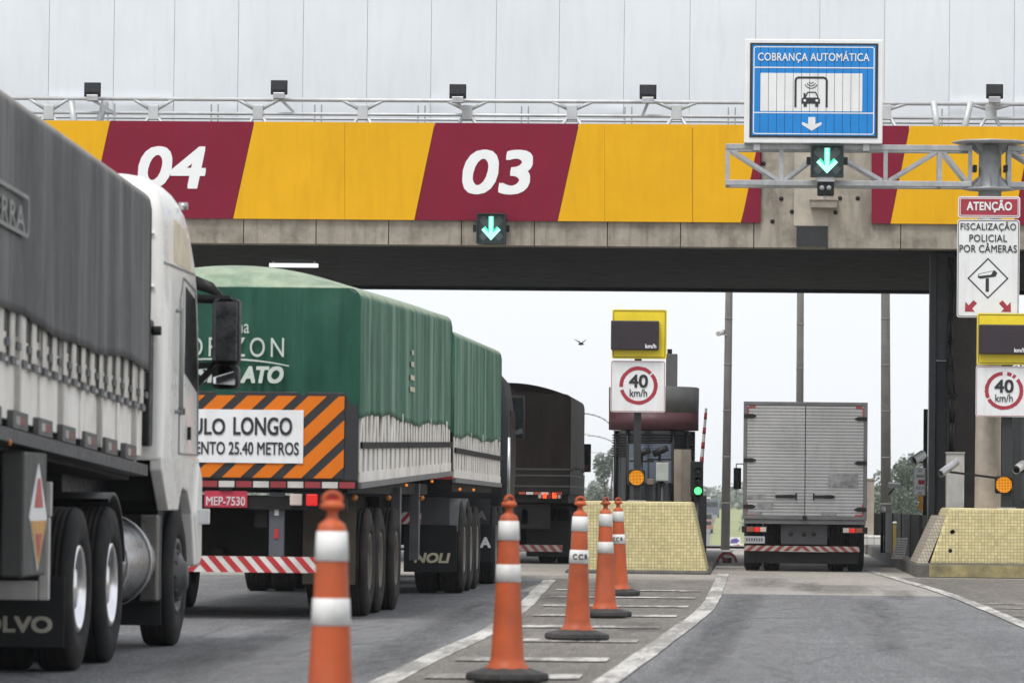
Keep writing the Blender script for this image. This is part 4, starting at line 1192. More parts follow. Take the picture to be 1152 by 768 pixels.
p = P(1035.5, 565, Y - .06)
t = thing('hazard_marker', 'small amber hazard marker under the white information sign', 'marker', (p.x, Y - .06, p.z))
mb = MB(); k = Y / FPX
mb.prism([(-3 * k, 8 * k), (-3 * k, 3 * k), (-1 * k, 0), (-3 * k, -4 * k), (-2 * k, -9 * k), (3 * k, -9 * k), (3 * k, -4 * k), (2 * k, 0), (3 * k, 3 * k), (3 * k, 8 * k)], 0, .03)
mb.build('plate', M('amber_plate', (.62, .28, .02), .5), t)
camera_unit(1033.5, 515, Y - .15, (-.7, -.6, -.45), .24, .075, sign_white, 'white camera on the thin dark mast above the information sign', (1041.5, 520))
camera_unit(1006, 546, 92, (.9, -.3, -.1), .22, .045, sign_white, 'white camera seen low between the dark pole and the white sign', (1000, 556))
t, w, h = upright('service_post', 'beige concrete post right behind the box truck', 'post', 974, 983.5, 540, 99, .25, beige_paint, 0)
MB().box(-w - .015, w + .015, -.015, .265, h, h + .04).build('cap', concrete, t)
p = P(992.5, 573, 82)
t = thing('globe_lamp', 'small white globe lamp on the dark guard by the pole', 'lamp', (p.x, 82, .22))
mb = MB(); mb.lathe([(0.001, .07), (.05, .055), (.068, .01), (.06, -.03), (.03, -.05)], 'z', (0, 0, p.z - .22), 16); mb.build('globe', sign_white, t)
MB().tube((0, 0, 0), (0, 0, p.z - .27), .03).build('stem', black, t)
# no-turn disc standing low beside the pole, cut by the crest of the road
Y = 82.5
p = P(818, 632, Y)
t = thing('prohibition_sign', 'low half round red ringed sign by the foot of the concrete pole', 'road sign', (p.x, Y, 0))
zc = .01; kk = Y / FPX
mb = MB(); mb.lathe([(0, 0), (11.5 * kk, 0), (11.5 * kk, .03), (0, .03)], 'y', (0, 0, zc), 32, ang=(0, pi)); mb.build('disc', refl_white, t)
mb = MB(); mb.lathe([(9 * kk, -.012), (11.6 * kk, -.012), (11.6 * kk, .034), (9 * kk, .034)], 'y', (0, 0, zc), 40, ang=(0, pi)); mb.build('red_ring', sign_red, t)
mb = MB(); mb.bar((-7 * kk, -.008, zc + 6.5 * kk), (1 * kk, -.008, zc + .6 * kk), .05, .01); mb.build('slash', sign_red, t)
mb = MB(); mb.bar((-5 * kk, -.004, zc + 2 * kk), (5 * kk, -.004, zc + 2 * kk), .09, .006); mb.build('symbol', sign_black, t)
MB().tube((0, .06, -.2), (0, .06, zc + 5 * kk), .03).build('stake', galv, t)

# ================================================================== FAR LANDSCAPE
def clumps(mb, rnd, c, rx, ry, rz, n, s):
    for _ in range(n):
        while True:
            q = Vector((rnd.uniform(-1, 1), rnd.uniform(-1, 1), rnd.uniform(-1, 1)))
            if q.length < 1: break
        p = Vector((c[0] + q.x * rx, c[1] + q.y * ry, c[2] + q.z * rz)); u = Vector((rnd.gauss(0, 1), rnd.gauss(0, 1), rnd.gauss(0, 1))).normalized(); w = u.orthogonal().normalized(); e = s * rnd.uniform(.6, 1.4)
        v_ = u.cross(w)
        mb.add([p - w * e, p + v_ * e * .6, p + w * e, p - v_ * e * .5], [(0, 1, 2, 3)])
def tree(x, y, H, W, seed, label, mat, n=900, group='trees beyond the toll plaza', leaf=None):
    rnd = random.Random(seed); t = thing('broadleaf_tree', label, 'tree', (x, y, gz(y)), 0, group)
    mb = MB(); mb.tube((0, 0, -.2), (W * .03, 0, H * .45), .022 * H + .03, .014 * H, n=8)
    lobes = []
    for k in range(8):
        a = rnd.uniform(0, 2 * pi); r = rnd.uniform(.1, .42) * W; z = H * rnd.uniform(.38, .88)
        lobes.append((cos(a) * r, sin(a) * r, z)); mb.tube((W * .03, 0, H * rnd.uniform(.25, .45)), lobes[-1], .012 * H, .004 * H, n=6)
    mb.build('trunk', bark, t)
    mb = MB()
    for l in lobes: clumps(mb, rnd, l, W * .22, W * .22, H * .14, n // 8, leaf or H * .017)
    mb.build('crown', mat, t, recalc=False)
    return t
# wooded skyline as one mass
rnd = random.Random(11); mb = MB()
for k in range(150):
    y = rnd.uniform(960, 1080); x = rnd.uniform(-150, 120); h = rnd.uniform(3.2, 6.0) * (1.15 if rnd.random() < .15 else .85)
    for j in range(3): clumps(mb, rnd, (x + rnd.uniform(-4, 4), y, gz(y) + h * (.3 + .25 * j)), 6.5 - 1.6 * j, 4, h * .24, 26, .8)
tag(mb.build('woodland', leaf_far, recalc=False), 'grey green band of woodland along the far skyline', 'woodland', kind='stuff')
rnd = random.Random(12); mb = MB()
for k in range(110):
    y = rnd.uniform(500, 760); base = G(826, 600).x
    x = .0145 * y + rnd.uniform(1, 40) - 9; h = rnd.uniform(1.5, 3.2)
    for j in range(2): clumps(mb, rnd, (x, y, gz(y) + h * (.3 + .3 * j)), 3, 3, h * .3, 24, .5)
tag(mb.build('hillside_scrub', leaf_far, recalc=False), 'dull green scrub covering the far slope right of the road', 'scrub', kind='stuff')
for k, (px, py_top, Y, W, lab) in enumerate(((1012, 508, 330, 4.5, 'slim tree with a ragged top left of the white information sign'),
                                       (1030, 497, 360, 7, 'tall pale green tree behind the white information sign'),
                                       (1003, 538, 260, 5.2, 'low dark bush like tree beside the dark concrete pole'),
                                       (1022, 542, 280, 6.5, 'low rounded tree below the white information sign'),
                                       (685, 503, 420, 3.4, 'thin hazy tree between the brown truck and the toll booth'),
                                       (1150, 318, 120, 4.2, 'tree showing beside the surveillance sign at the right edge'))):
    p = P(px, py_top, Y); tree(p.x, Y, p.z - gz(Y), W, 40 + k, lab, leaf_far if k in (1, 4, 5) else leaf_mid, 3600)
# small vehicles on the far road
def far_vehicle(name, px, py, L, Wd, H, col, label, cat):
    p = G(px, py); t = thing(name, label, cat, (p.x, p.y, gz(p.y) + .05))
    paint = M(label[:12] + '_paint', col, .4)
    mb = MB(); mb.loft([rring(Wd / 2, 0, L, .15, z, 3) for z in (.4, H * .55)] + [rring(Wd / 2 - .12, .15, L * (.9 if H > 2 else .7), .15, H, 3)], smooth=False)
    mb.build('body', paint, t)
    MB().box(-Wd / 2 + .2, Wd / 2 - .2, -.01 + .0, .16, H * .6, H * .88).build('rear_window', glass_dark, t)
    for sx in (-1, 1):
        for y in (L * .2, L * .78):
            mb = MB(); mb.lathe([(0, -.12), (.38, -.12), (.38, .12), (0, .12)], 'x', (sx * (Wd / 2 - .14), y, .34), 12); mb.build('wheel', rubber, t)
far_vehicle('far_truck', 801, 582, 7, 2.3, 2.9, (.09, .10, .13), 'dark blue truck climbing the far road', 'truck')
far_vehicle('far_van', 794, 594, 4.5, 1.8, 1.9, (.16, .14, .14), 'dark van on the far road below the blue truck', 'van')
far_vehicle('far_car', 793.5, 599.5, 4.2, 1.7, 1.5, (.32, .16, .13), 'reddish car on the far road just behind the van', 'car')
far_vehicle('far_bus', 793, 575, 9, 2.4, 2.9, (.55, .55, .56), 'white truck at the left of the far road', 'truck')
def banner(px0, px1, py0, py1, Y, cols, label):
    a, b_ = P(px0, py1, Y), P(px1, py0, Y); t = thing('billboard', label, 'billboard', ((a.x + b_.x) / 2, Y, gz(Y)))
    w = (b_.x - a.x) / 2; z0, z1 = a.z - gz(Y), b_.z - gz(Y)
    MB().box(-w, w, 0, .1, z0, z1).build('board', sign_white, t)
    m2 = M(label[:14] + '_print', cols, .5); mb = MB()
    mb.prism([(-w * .8, z0 + (z1 - z0) * .25), (w * .2, z0 + (z1 - z0) * .15), (w * .85, z0 + (z1 - z0) * .6), (w * .3, z1 - (z1 - z0) * .1), (-w * .6, z1 - (z1 - z0) * .25)], -.02, -.002); mb.build('print', m2, t)
    mb = MB()
    for q in (-.7, .7): mb.box(w * q - .06, w * q + .06, .11, .22, -.2, z1)
    mb.build_each('leg', galv, t)
banner(820, 833, 604, 613, 400, (.10, .04, .30), 'white billboard with a purple shape on the slope beyond the pole')
banner(821, 836, 611, 620, 380, (.50, .05, .05), 'white billboard with a red shape on the slope beyond the pole')

# ================================================================== TRAFFIC CONES
def cone(px, py_base, label, rot, tilt=0., lean=0., ccr=False, H=1.15):
    g0 = G(px, py_base)
    t = thing('traffic_cone', label, 'traffic cone', (g0.x, g0.y, 0.013), rot, 'orange cones along the lane line')
    rb, rt, z0, z1 = .108, .056, .085, 1.03
    _k = ((.0, .112), (.085, .108), (.3, .093), (.67, .0745), (.93, .063), (1.2, .047))
    def rr(z):
        for (za, ra), (zb, rb_) in zip(_k, _k[1:]):
            if z <= zb: return ra + (rb_ - ra) * (z - za) / (zb - za)
        return _k[-1][1]
    mb = MB()
    mb.lathe([(.0, z0 - .06), (rb + .035, z0 - .03), (rb + .03, z0), (rr(z0 + .03) + .008, z0 + .025), (rr(.15), .15), (rr(.4), .4), (rr(.7), .7), (rr(1.0), 1.0), (rt - .003, z1 - .008), (rt - .012, z1), (.04, z1 + .004), (.022, z1 + .008)], 'z', n=30)
    body = mb.build('body', orange, t)
    mb = MB()
    for (a, b_) in ((.875, .995), (.615, .725)):
        m_ = MB(); m_.lathe([(rr(a), a), (rr(a) + .004, a + .002), (rr(b_) + .004, b_ - .002), (rr(b_), b_)], 'z', n=30); m_.build('reflective_band', reflective, t)
    mb = MB()                              # grip: stem, collar and holed cap
    mb.lathe([(.036, z1 + .003), (.024, z1 + .018), (.02, z1 + .04), (.026, z1 + .050), (.046, z1 + .056), (.051, z1 + .066), (.046, z1 + .078), (.032, z1 + .090)], 'z', n=18)
    n = 14
    for i in range(n):
        a0, a1 = pi * i / n, pi * (i + 1) / n
        mb.tube((.036 * cos(a0), 0, z1 + .088 + .032 * sin(a0)), (.036 * cos(a1), 0, z1 + .088 + .032 * sin(a1)), .012, n=8)
    mb.build('grip', orange, t)
    mb = MB(); k = 8; prof = [(.245, 0), (.255, .02), (.25, .05), (.18, .07), (.125, .088), (.10, .088)]
    rings = []
    for r, z in prof:
        rings.append([((r * (1.04 if i % 2 else .90)) * cos(2 * pi * (i + .5) / 16), (r * (1.04 if i % 2 else .90)) * sin(2 * pi * (i + .5) / 16), z) for i in range(16)])
    mb.loft(rings, smooth=False); mb.build('base', M('cone_base_rubber', (.022, .022, .023), .8, dirt=(.12, .11, .1), dirt_amt=.5), t, bevel=.008)
    if ccr:
        zc = .67
        ang = -pi / 2 - rot
        def warp(q):
            a = ang + (q.x) / rr(zc); r = rr(q.z) + .006
            return Vector((r * cos(a), r * sin(a), q.z))
        text('lettering', 'CCR', (ccr, 0, zc), .125, .045, sign_black, t, bold=.02, spacing=1.25, warp=warp, depth=0.0)
    t.rotation_euler = (tilt, lean, rot)
    return t
cone(370, 878, 'nearest orange cone in front of the green truck, its base below the picture edge', .3)
cone(570.5, 768, 'orange cone on the worn lane line in front of the dark brown truck', .9)
cone(649, 721, 'orange cone with faded black letters on its lower band, tallest of the group of three', .25, lean=.016, ccr=.015)
cone(680.5, 695, 'middle orange cone of the group of three on the hatched area', 1.1, lean=-.006)
cone(697, 671, 'farthest orange cone, standing close before the yellow tiled block', .6, lean=-.03, ccr=-.012)

# ================================================================== TRUCK BUILDERS
_wheels = {}
def wheel(parent, side, xface, y, R, dual, tyre, rim_m, kind):
    """side +1: outer face towards +x"""
    key = (R, dual, tyre.name, rim_m.name, kind)
    if key not in _wheels:
        mb = MB(); h = R * .5; W = .27
        tread = [(R - .015, -.02), (R, -.045)]
        for k in range(5):
            x = -.045 - .036 * k; tread += [(R, x - .024), (R - .014, x - .027), (R - .014, x - .033), (R, x - .036)]
        def tyre_prof(o): return [(h + .02, o - .03), (h + .07, o - .004), (h + .15, o + .004)] + [(r, x + o) for r, x in tread] + [(R - .015, o - W + .02), (h + .15, o - W), (h + .03, o - W + .03), (h + .02, o - .03)]
        mb.lathe(tyre_prof(0), 'x', n=44)
        if dual: mb.lathe(tyre_prof(-W - .05), 'x', n=44)
        a = mb.build('wheel', tyre)
        mb = MB()
        if kind == 'drive': prof = [(h + .022, -.03), (h + .018, -.012), (h - .012, -.012), (h - .03, -.04), (h - .06, -.11), (.20, -.15), (.165, -.15), (.16, -.06), (.12, -.035), (0, -.03)]
        else: prof = [(h + .022, -.03), (h + .018, -.012), (h - .012, -.014), (h - .03, -.05), (h - .06, -.06), (.20, -.02), (.15, .02), (.12, .03), (.10, .06), (0, .065)]
        mb.lathe(prof, 'x', n=36)
        for k in range(10):
            an = 2 * pi * k / 10; x0 = -.15 if kind == 'drive' else -.03
            mb.tube((x0, .183 * cos(an), .183 * sin(an)), (x0 + .035, .183 * cos(an), .183 * sin(an)), .016, n=6)
        b_ = mb.build('rim', rim_m, a)
        _wheels[key] = a
        o = a
    else:
        a = _wheels[key]; o = a.copy(); C.objects.link(o)
        for ch in a.children:
            c2 = ch.copy(); C.objects.link(c2); c2.parent = o
    o.parent = parent; o.location = (side * xface, y, R); o.rotation_euler = (0, 0, 0 if side > 0 else pi)
    return o

def tarp(name, mat, parent, hw, y0, y1, zb, zt, arch, fold, seed, rear_mat=None, scallop=.05, hip=.5, step=.055, pleat=.33, rear_zb=None, text_fn=None):
    """a sheet over bows: folded sides with a scalloped hem, arched top, flat rear face with slack wrinkles"""
    rnd = random.Random(seed); ph = [rnd.uniform(0, 6.28) for _ in range(12)]
    rc = .10
    def f(y, sd):
        o = 3.1 * sd
        v = .75 * abs(sin(pi * y / pleat + ph[0] + o + .9 * sin(y * 1.7 + ph[1]) + .6 * sin(y * 4.3 + ph[9]))) + .3 * abs(sin(pi * y / (pleat * .43) + ph[2] + o + sin(y * 2.9 + ph[8]))) + .35 * sin(y * 2.1 + ph[3] + o)
        return v + .12 * sin(y * 31 + ph[4])
    def hem(y, sd): return scallop * (.8 * sin(y * 1.1 + ph[5] + sd) + .35 * sin(y * 3.1 + ph[6]) + .12 * sin(y * 9.5 + ph[7]))
    def ar(y): 
        e = min(1, max(0, (y - y0) / hip)); e2 = min(1, max(0, (y1 - y) / hip)); e = min(e, e2)
        return arch * (e * (2 - e)) * (1 - .06 * abs(sin(pi * (y - y0) / 1.15)))
    NZ, NX = 20, 26
    def section(y):
        pts = []
        bot, top = zb(y), zt(y)
        for sd in (1,):
            for i in range(NZ + 1):
                k = i / NZ; b0 = bot + hem(y, 0); z = b0 + (top - rc - b0) * k
                w = (1 - k) * .75 + .25; edge = min(1, (y - y0) / .25, (y1 - y) / .25); edge = max(0, edge)
                pts.append((hw + fold * f(y + .12 * sin(z * 2.3), 0) * w * (.3 + .7 * edge), y, z))
        xt = hw + fold * f(y, 0) * .25
        for i in range(1, 5):
            a = pi / 2 * i / 5; pts.append((hw - rc + (rc + (xt - hw) * (1 - i / 5)) * cos(a), y, top - rc + rc * sin(a)))
        for i in range(NX + 1):
            x = (hw - rc) * (1 - 2 * i / NX); pts.append((x, y, top + ar(y) * (1 - (x / (hw - rc)) ** 2)))
        for i in range(4, 0, -1):
            a = pi / 2 * i / 5; pts.append((-(hw - rc + rc * cos(a)), y, top - rc + rc * sin(a)))
        for i in range(NZ, -1, -1):
            k = i / NZ; b0 = bot + hem(y, 2); z = b0 + (top - rc - b0) * k
            pts.append((-(hw + fold * f(y, 1) * ((1 - k) * .75 + .25)), y, z))
        return pts
    ny = int((y1 - y0) / step); secs = [section(y0 + (y1 - y0) * j / ny) for j in range(ny + 1)]
    m = len(secs[0]); mb = MB()
    mb.add([p for s_ in secs for p in s_], [(j * m + i, j * m + i + 1, (j + 1) * m + i + 1, (j + 1) * m + i) for j in range(ny) for i in range(m - 1)], True)
    o = mb.build(name, mat, parent, recalc=True)
    sol = o.modifiers.new('cloth_thickness', 'SOLIDIFY'); sol.thickness = .006; sol.offset = 0
    # end faces
    for yy, sg, nm in ((y0, -1, 'tarpaulin_rear'), (y1, 1, 'tarpaulin_front')):
        top, bot = zt(yy), (rear_zb if (rear_zb is not None and sg < 0) else zb(yy)); mb = MB()
        def fn(u, v):
            x = (hw + .01) * (2 * u - 1); z = bot + (top - bot) * v
            xx = abs(x) / hw
            wr = .022 * sin((x - .45 * z) * 9 + ph[8]) * max(0, x / hw) * (1 - abs(v - .45)) + .012 * sin(x * 4 + z * 3 + ph[9]) + .016 * sin((x + .2 * z) * 17 + ph[10]) * (1 - v) * .5
            if z > top - rc and abs(x) > hw - rc:
                lim = hw - rc + sqrt(max(0, rc * rc - (z - top + rc) ** 2)); x = math.copysign(min(abs(x), lim), x)
            e = min(1, (1 - xx) * 8 + .02, (1 - v) * 6 + .02)
            return (x, yy + sg * (.02 * sin(pi * v) + max(-.03, min(.03, wr)) * e), z)
        mb.grid(fn, 60, 30); q = mb.build(nm, rear_mat or mat, o, recalc=False)
        if sg < 0: rear = q
    return o, rear

def hazard_plate(parent, name, x0, x1, z0, z1, y, base, stripe, pitch, w, slope=1., rev=False, mirror=False, th=.02):
    o = MB().box(x0, x1, y, y + th, z0, z1).build(name, base, parent)
    mb = MB()
    def clip(pts):
        # Sutherland-Hodgman against the plate rectangle
        for ax, lim, sg in ((0, x0, 1), (0, x1, -1), (1, z0, 1), (1, z1, -1)):
            out = []
            for i in range(len(pts)):
                a, b_ = pts[i - 1], pts[i]; da, db = sg * (a[ax] - lim), sg * (b_[ax] - lim)
                if (da >= 0) != (db >= 0):
                    t = da / (da - db); out.append((a[0] + (b_[0] - a[0]) * t, a[1] + (b_[1] - a[1]) * t))
                if db >= 0: out.append(b_)
            pts = out
            if len(pts) < 3: return None
        return pts
    H = z1 - z0; cxm = (x0 + x1) / 2; k = -40
    while k < 40:
        xa = cxm + k * pitch; sl_ = slope * H
        for half in ((-1, 1) if mirror else (0,)):
            if half == 0: q = [(xa, z0), (xa + w, z0), (xa + w + sl_, z1), (xa + sl_, z1)]
            elif half < 0: q = [(xa, z0), (xa + w, z0), (xa + w + sl_, z1), (xa + sl_, z1)]
            else: q = [(2 * cxm - xa - w, z0), (2 * cxm - xa, z0), (2 * cxm - xa - sl_, z1), (2 * cxm - xa - w - sl_, z1)]
            keep = x0, x1
            p_ = clip(q)
            if p_ and mirror:
                out = []
                for i in range(len(p_)):
                    a, b_ = p_[i - 1], p_[i]; da, db = half * (a[0] - cxm), half * (b_[0] - cxm)
                    if (da >= 0) != (db >= 0):
                        t = da / (da - db); out.append((a[0] + (b_[0] - a[0]) * t, a[1] + (b_[1] - a[1]) * t))
                    if db >= 0: out.append(b_)
                p_ = out if len(out) >= 3 else None
            if p_: mb.prism(p_, y - .004, y - .0005)
        k += 1
    if mb.v: mb.build(name + '_stripe', stripe, o)
    return o
def flap(parent, x0, x1, y, z0, z1, mat, word=None, wmat=None, wbox=None, bold=.04, sh=0):
    o = MB().box(x0, x1, y, y + .012, z0, z1).build('mudflap', mat, parent, bevel=.004)
    if word: text('lettering', word, (wbox[0], y - .001, wbox[1]), wbox[2], wbox[3], wmat, o, bold=bold, shear=sh)
    return o

def wedge(pts, x0, y0, k, back, name, mat, parent):
    """a mirror glass turned a little outwards: its face slopes back towards +x"""
    n = len(pts); vs = [(x, y0 + k * (x - x0), z) for x, z in pts] + [(x, back, z) for x, z in pts]
    return MB().add(vs, [list(range(n)), list(range(n, 2 * n))[::-1]] + [(i, n + i, n + (i + 1) % n, (i + 1) % n) for i in range(n)]).build(name, mat, parent)
# ------------------------------------------------------------------ near white cab truck with grey tarpaulin
def near_truck():
    Y0 = 18.0; Yf = 32.0 - Y0                    # trailer front in local y
    XR = -4.42; hw = 1.30; X0 = XR - hw
    t = thing('articulated_truck', 'large white cab truck with charcoal tarpaulin over white boards, nearest at left', 'truck', (X0, Y0, 0))
    sl_ = -.0285
    zt = lambda y: 3.345 + sl_ * (y - Yf); zm = lambda y: 2.03 + sl_ * (y - Yf); zbt = lambda y: 1.34 + sl_ * (y - Yf)
    tp, _ = tarp('tarpaulin', grey_tarp, t, hw + .03, .0, Yf, zm, zt, .16, .014, 5, scallop=.03, hip=.6, pleat=1.3)
    # faded badge on the tarpaulin: a rounded outline with the trailer maker's lettering
    bx = hw + .060; ye = 26.42 - Y0
    sc = (P(27, 250, 27.0).z); zc = (P(27, 227, 26.9).z + P(27, 274, 26.9).z) / 2
    oy, ih = 2.1, (P(27, 227, 26.9).z - P(27, 274, 26.9).z)
    mb = MB(); outer = rrect(ye - oy / 2, zc, oy, ih, .06); inner = rrect(ye - oy / 2, zc, oy - .07, ih - .05, .04)
    n = len(outer); vs = [(bx, a, b_) for a, b_ in outer] + [(bx, a, b_) for a, b_ in inner] + [(bx + .006, a, b_) for a, b_ in outer] + [(bx + .006, a, b_) for a, b_ in inner]; fs = []
    vs = [(x, y, z + sl_ * (y - ye)) for x, y, z in vs]
    for i in range(n):
        j = (i + 1) % n; fs += [(i, j, n + j, n + i), (2 * n + j, 2 * n + i, 3 * n + i, 3 * n + j), (i, 2 * n + i, 2 * n + j, j), (n + i, n + j, 3 * n + j, 3 * n + i)]
    mb.add(vs, fs); mb.build('badge_outline', grey_letters, tp)
    text('lettering', 'GUERRA', (bx, ye - oy / 2 + .02, zc), 1.75, ih * .58, grey_letters, tp, bold=.02, u=(0, 1, sl_), v=(0, 0, 1))
    # boarded sides
    for sd in (1, -1):
        mb = MB(); m2 = MB(); m3 = MB(); m4 = MB(); m5 = MB(); m6 = MB()
        def slab(mb, xa, xb, ya, yb, za, zb2):
            vs = [(sd * x, y, z + sl_ * (y - Yf)) for z in (za, zb2) for y in (ya, yb) for x in (xa, xb)]
            mb.add(vs, [(0, 2, 3, 1), (4, 5, 7, 6), (0, 1, 5, 4), (2, 6, 7, 3), (0, 4, 6, 2), (1, 3, 7, 5)])
        y = .05; k = 0; rnd = random.Random(8)
        while y < Yf - .1:
            w = .84
            slab(mb, hw - .05, hw - .012, y, min(y + w - .015, Yf), 1.42, 2.2)
            slab(mb, hw - .012, hw + .004, y + .02, y + .10, 1.42, 2.2)
            if k % 2 == 0: slab(m2, hw - .012, hw + .02, y - .03, y + .03, 1.40, 2.22)
            y += w; k += 1
        o = mb.build('sideboard', wall_white, t, bevel=.006)
        m2.build_each('stanchion', M('stanchion_white', (.5, .48, .45), .6, dirt=(.2, .16, .12)), t)
        for zz in (1.855, 1.755):
            slab(m3, hw + .005, hw + .016, .05, Yf - .02, zz, zz + .025)
        y = 6.1
        while y < Yf - .1:                       # lashing straps from the hem to the hook rails
            dx = rnd.uniform(-.03, .03)
            slab(m4, hw + .012, hw + .018, y, y + .15, 1.76, 2.12)
            slab(m5, hw + .018, hw + .034, y - .02, y + .13, 1.74, 1.79); slab(m5, hw + .018, hw + .032, y + .17, y + .30, 1.84, 1.885)  # each block is hook and shadow together in one mid grey
            slab(m6, hw + .004, hw + .012, y + .20, y + .29, 1.95 - .05 * rnd.random(), 2.12)
            y += .40
        m3.build_each('hook_rail', alu, t); m4.build_each('lashing_strap', M('strap_pale', (.60, .58, .54), .8, var=.2), t); m5.build_each('hook', M('hook_and_shadow_grey', (.10, .10, .10), .6), t); m6.build_each('cord', M('cord_grey', (.06, .06, .06), .8), t)
        m7 = MB(); m8 = MB(); m9 = MB(); y = 6.28
        while y < Yf - .2:
            slab(m7, hw - .01, hw + .025, y, y + .55, 1.37, 1.475); slab(m8, hw + .025, hw + .029, y + .10, y + .25, 1.395, 1.445); slab(m9, hw + .025, hw + .029, y + .27, y + .42, 1.395, 1.445); y += .95
        m7.build_each('hinge_pocket', M('pocket_grey', (.09, .09, .09), .6), t); m8.build_each('white_reflector', M('dull_white_tape', (.38, .36, .34), .6), t); m9.build_each('red_reflector', M('dull_red_tape', (.22, .07, .07), .6), t)
        m = MB(); slab(m, hw - .12, hw + .035, .0, Yf, 1.28, 1.36); m.build('side_rail', M('rail_grey', (.06, .06, .063), .6, dirt=(.06, .055, .05)), t)
    MB().add([(x, y, z + sl_ * (y - Yf)) for z in (1.25, 1.40) for y in (.02, Yf - .02) for x in (-1.2, 1.2)], [(0, 2, 3, 1), (4, 5, 7, 6), (0, 1, 5, 4), (2, 6, 7, 3), (0, 4, 6, 2), (1, 3, 7, 5)]).build('floor', dark, t)
    MB().box(-1.25, 1.25, Yf - .05, Yf, 1.36, 3.2).build('headboard', white_paint, t)
    mb = MB(); mb.box(-.5, -.38, .3, Yf + 2.6, .85, 1.2); mb.box(.38, .5, .3, Yf + 2.6, .85, 1.2)
    for k in range(9): mb.box(-.4, .4, .6 + 1.7 * k, .72 + 1.7 * k, .9, 1.1)
    mb.build('chassis', dark, t)
    mb = MB()
    for y in (5.5, 7.2): mb.lathe([(0, .0), (.02, .0), (.02, .015), (0, .018)], 'x', (hw + .03, y + .8, 1.25 + sl_ * (y - Yf)), 10)
    mb.build_each('side_marker', lens_amber, t)
    # running gear
    for y in (1.6, 2.9, 4.2):
        for sd in (1, -1): wheel(t, sd, hw - .03, y, .515, True, rubber, steel_rim, 'drive')
    ya1, ya2, yf = 28.75 - Y0, 30.2 - Y0, 33.75 - Y0
    for y in (ya1, ya2):
        for sd in (1, -1): wheel(t, sd, hw + .06, y, .53, True, rubber, chrome, 'drive')
    for sd in (1, -1): wheel(t, sd, hw + .05, yf, .53, False, rubber, dull_rim, 'steer')
    mb = MB()
    for y in (1.6, 2.9, 4.2, ya1, ya2, yf): mb.tube((-1.1, y, .52), (1.1, y, .52), .09)
    mb.build_each('axle', dark, t)
    for sd in (1, -1):
        mb = MB(); mb.lathe([(.60, -.30 * 1), (.60, .30), (.63, .30), (.63, -.30)], 'x', (sd * (hw - .25), ya2, .53), 20, ang=(.25, pi * .62), smooth=True); mb.build('fender', black, t)
        flap(t, *(sorted((sd * (hw + .05), sd * (hw - .56)))), ya1 - .66, .17, .62, black)
        if sd > 0: text('lettering', 'VOLVO', (hw - .31, ya1 - .662, .315), .56, .095, M('flap_lettering', (.36, .34, .28), .7), t, bold=.05)
    # light box and guard frame behind the drive axle
    X1 = lambda px, y: (px - 850) / FPX * (y) - X0
    pa, pb = 26.65 - Y0, 27.5 - Y0
    gb = MB().box(hw - .12, hw + .02, pa, pb, .64, 1.40).build('tool_box', M('toolbox_grey', (.055, .055, .054), .6, dirt=(.09, .085, .08)), t, bevel=.015)
    yc, zc_, dz = (pa + pb) / 2 + .08, 1.0, .33
    MB().prismx([(yc, zc_ - dz), (yc + dz, zc_), (yc, zc_ + dz), (yc - dz, zc_)], hw + .021, hw + .027).build('hazard_diamond', sign_white, gb)
    MB().prismx([(yc, zc_ - dz + .03), (yc + dz - .03, zc_ - .02), (yc - dz + .03, zc_ - .02)], hw + .028, hw + .031).build('diamond_lower', M('diamond_orange', (.55, .28, .06), .5), gb)
    MB().prismx([(yc - .16, zc_ + .06), (yc + .16, zc_ + .06), (yc + .04, zc_ + .24), (yc - .04, zc_ + .24)], hw + .028, hw + .031).build('diamond_mark', refl_red, gb)
    MB().prismx([(yc - .12, zc_ - .10), (yc + .12, zc_ - .10), (yc, zc_ - .25)], hw + .032, hw + .034).build('diamond_mark', refl_red, gb)
    yy = 27.62 - Y0
    mb = MB(); mb.box(-hw, hw - .045, yy, yy + .06, .48, .60); mb.box(hw - .042, hw + .022, yy, yy + .06, .48, 1.0); mb.box(hw - .05, hw + .03, yy - .002, yy + .062, 1.003, 1.22)
    mb.build('guard_frame', M('guard_pale_grey', (.46, .45, .43), .55, dirt=(.25, .23, .2)), t, bevel=.008)
    MB().box(hw - .6, hw - .2, pa - .3, pa - .24, 1.10, 1.20).build('rear_bar', M('bar_pale_grey', (.42, .41, .39), .55), t, bevel=.008)
    MB().cbox((hw - .06, yy - .03, .74), (.05, .03, .03)).build('tail_lamp', lens_red, t)
    MB().box(-hw, hw - .14, yy - .2, yy + .25, .62, 1.2).build('underbody_shade_block', black, t)  # solid black block put in as the shade under the trailer
    # fuel tank and step unit between drive and steer axles
    y0, y1 = ya2 + .75, yf - 1.05
    mb = MB(); mb.loft([[(hw - .32 + .33 * cos(a) * (1 if abs(cos(a)) < .8 else 1), y, .66 + .31 * sin(a)) for a in [2 * pi * i / 28 for i in range(28)]] for y in (y0, y1)])
    mb.build('fuel_tank', M('brushed_tank_metal', (.34, .34, .35), .3, .9, var=.06, dirt=(.12, .105, .09), dirt_amt=.4), t, bevel=.03)
    mb = MB()
    for y in (y0 + .25, y1 - .3): mb.lathe([(.34, -.03), (.345, -.03), (.345, .03), (.34, .03)], 'y', (hw - .32, y, .66), 28)
    mb.build_each('tank_strap', alu, t)
    MB().box(hw - .62, hw - .0, y1 + .05, y1 + .40, .35, 1.0).build('step_box', black, t, bevel=.02)
    MB().box(hw - .12, hw + .02, y1 + .02, y1 + .10, .36, 1.0).build('step_edge', M('step_edge_metal', (.16, .155, .145), .35, .8, dirt=(.2, .18, .15)), t, bevel=.015)
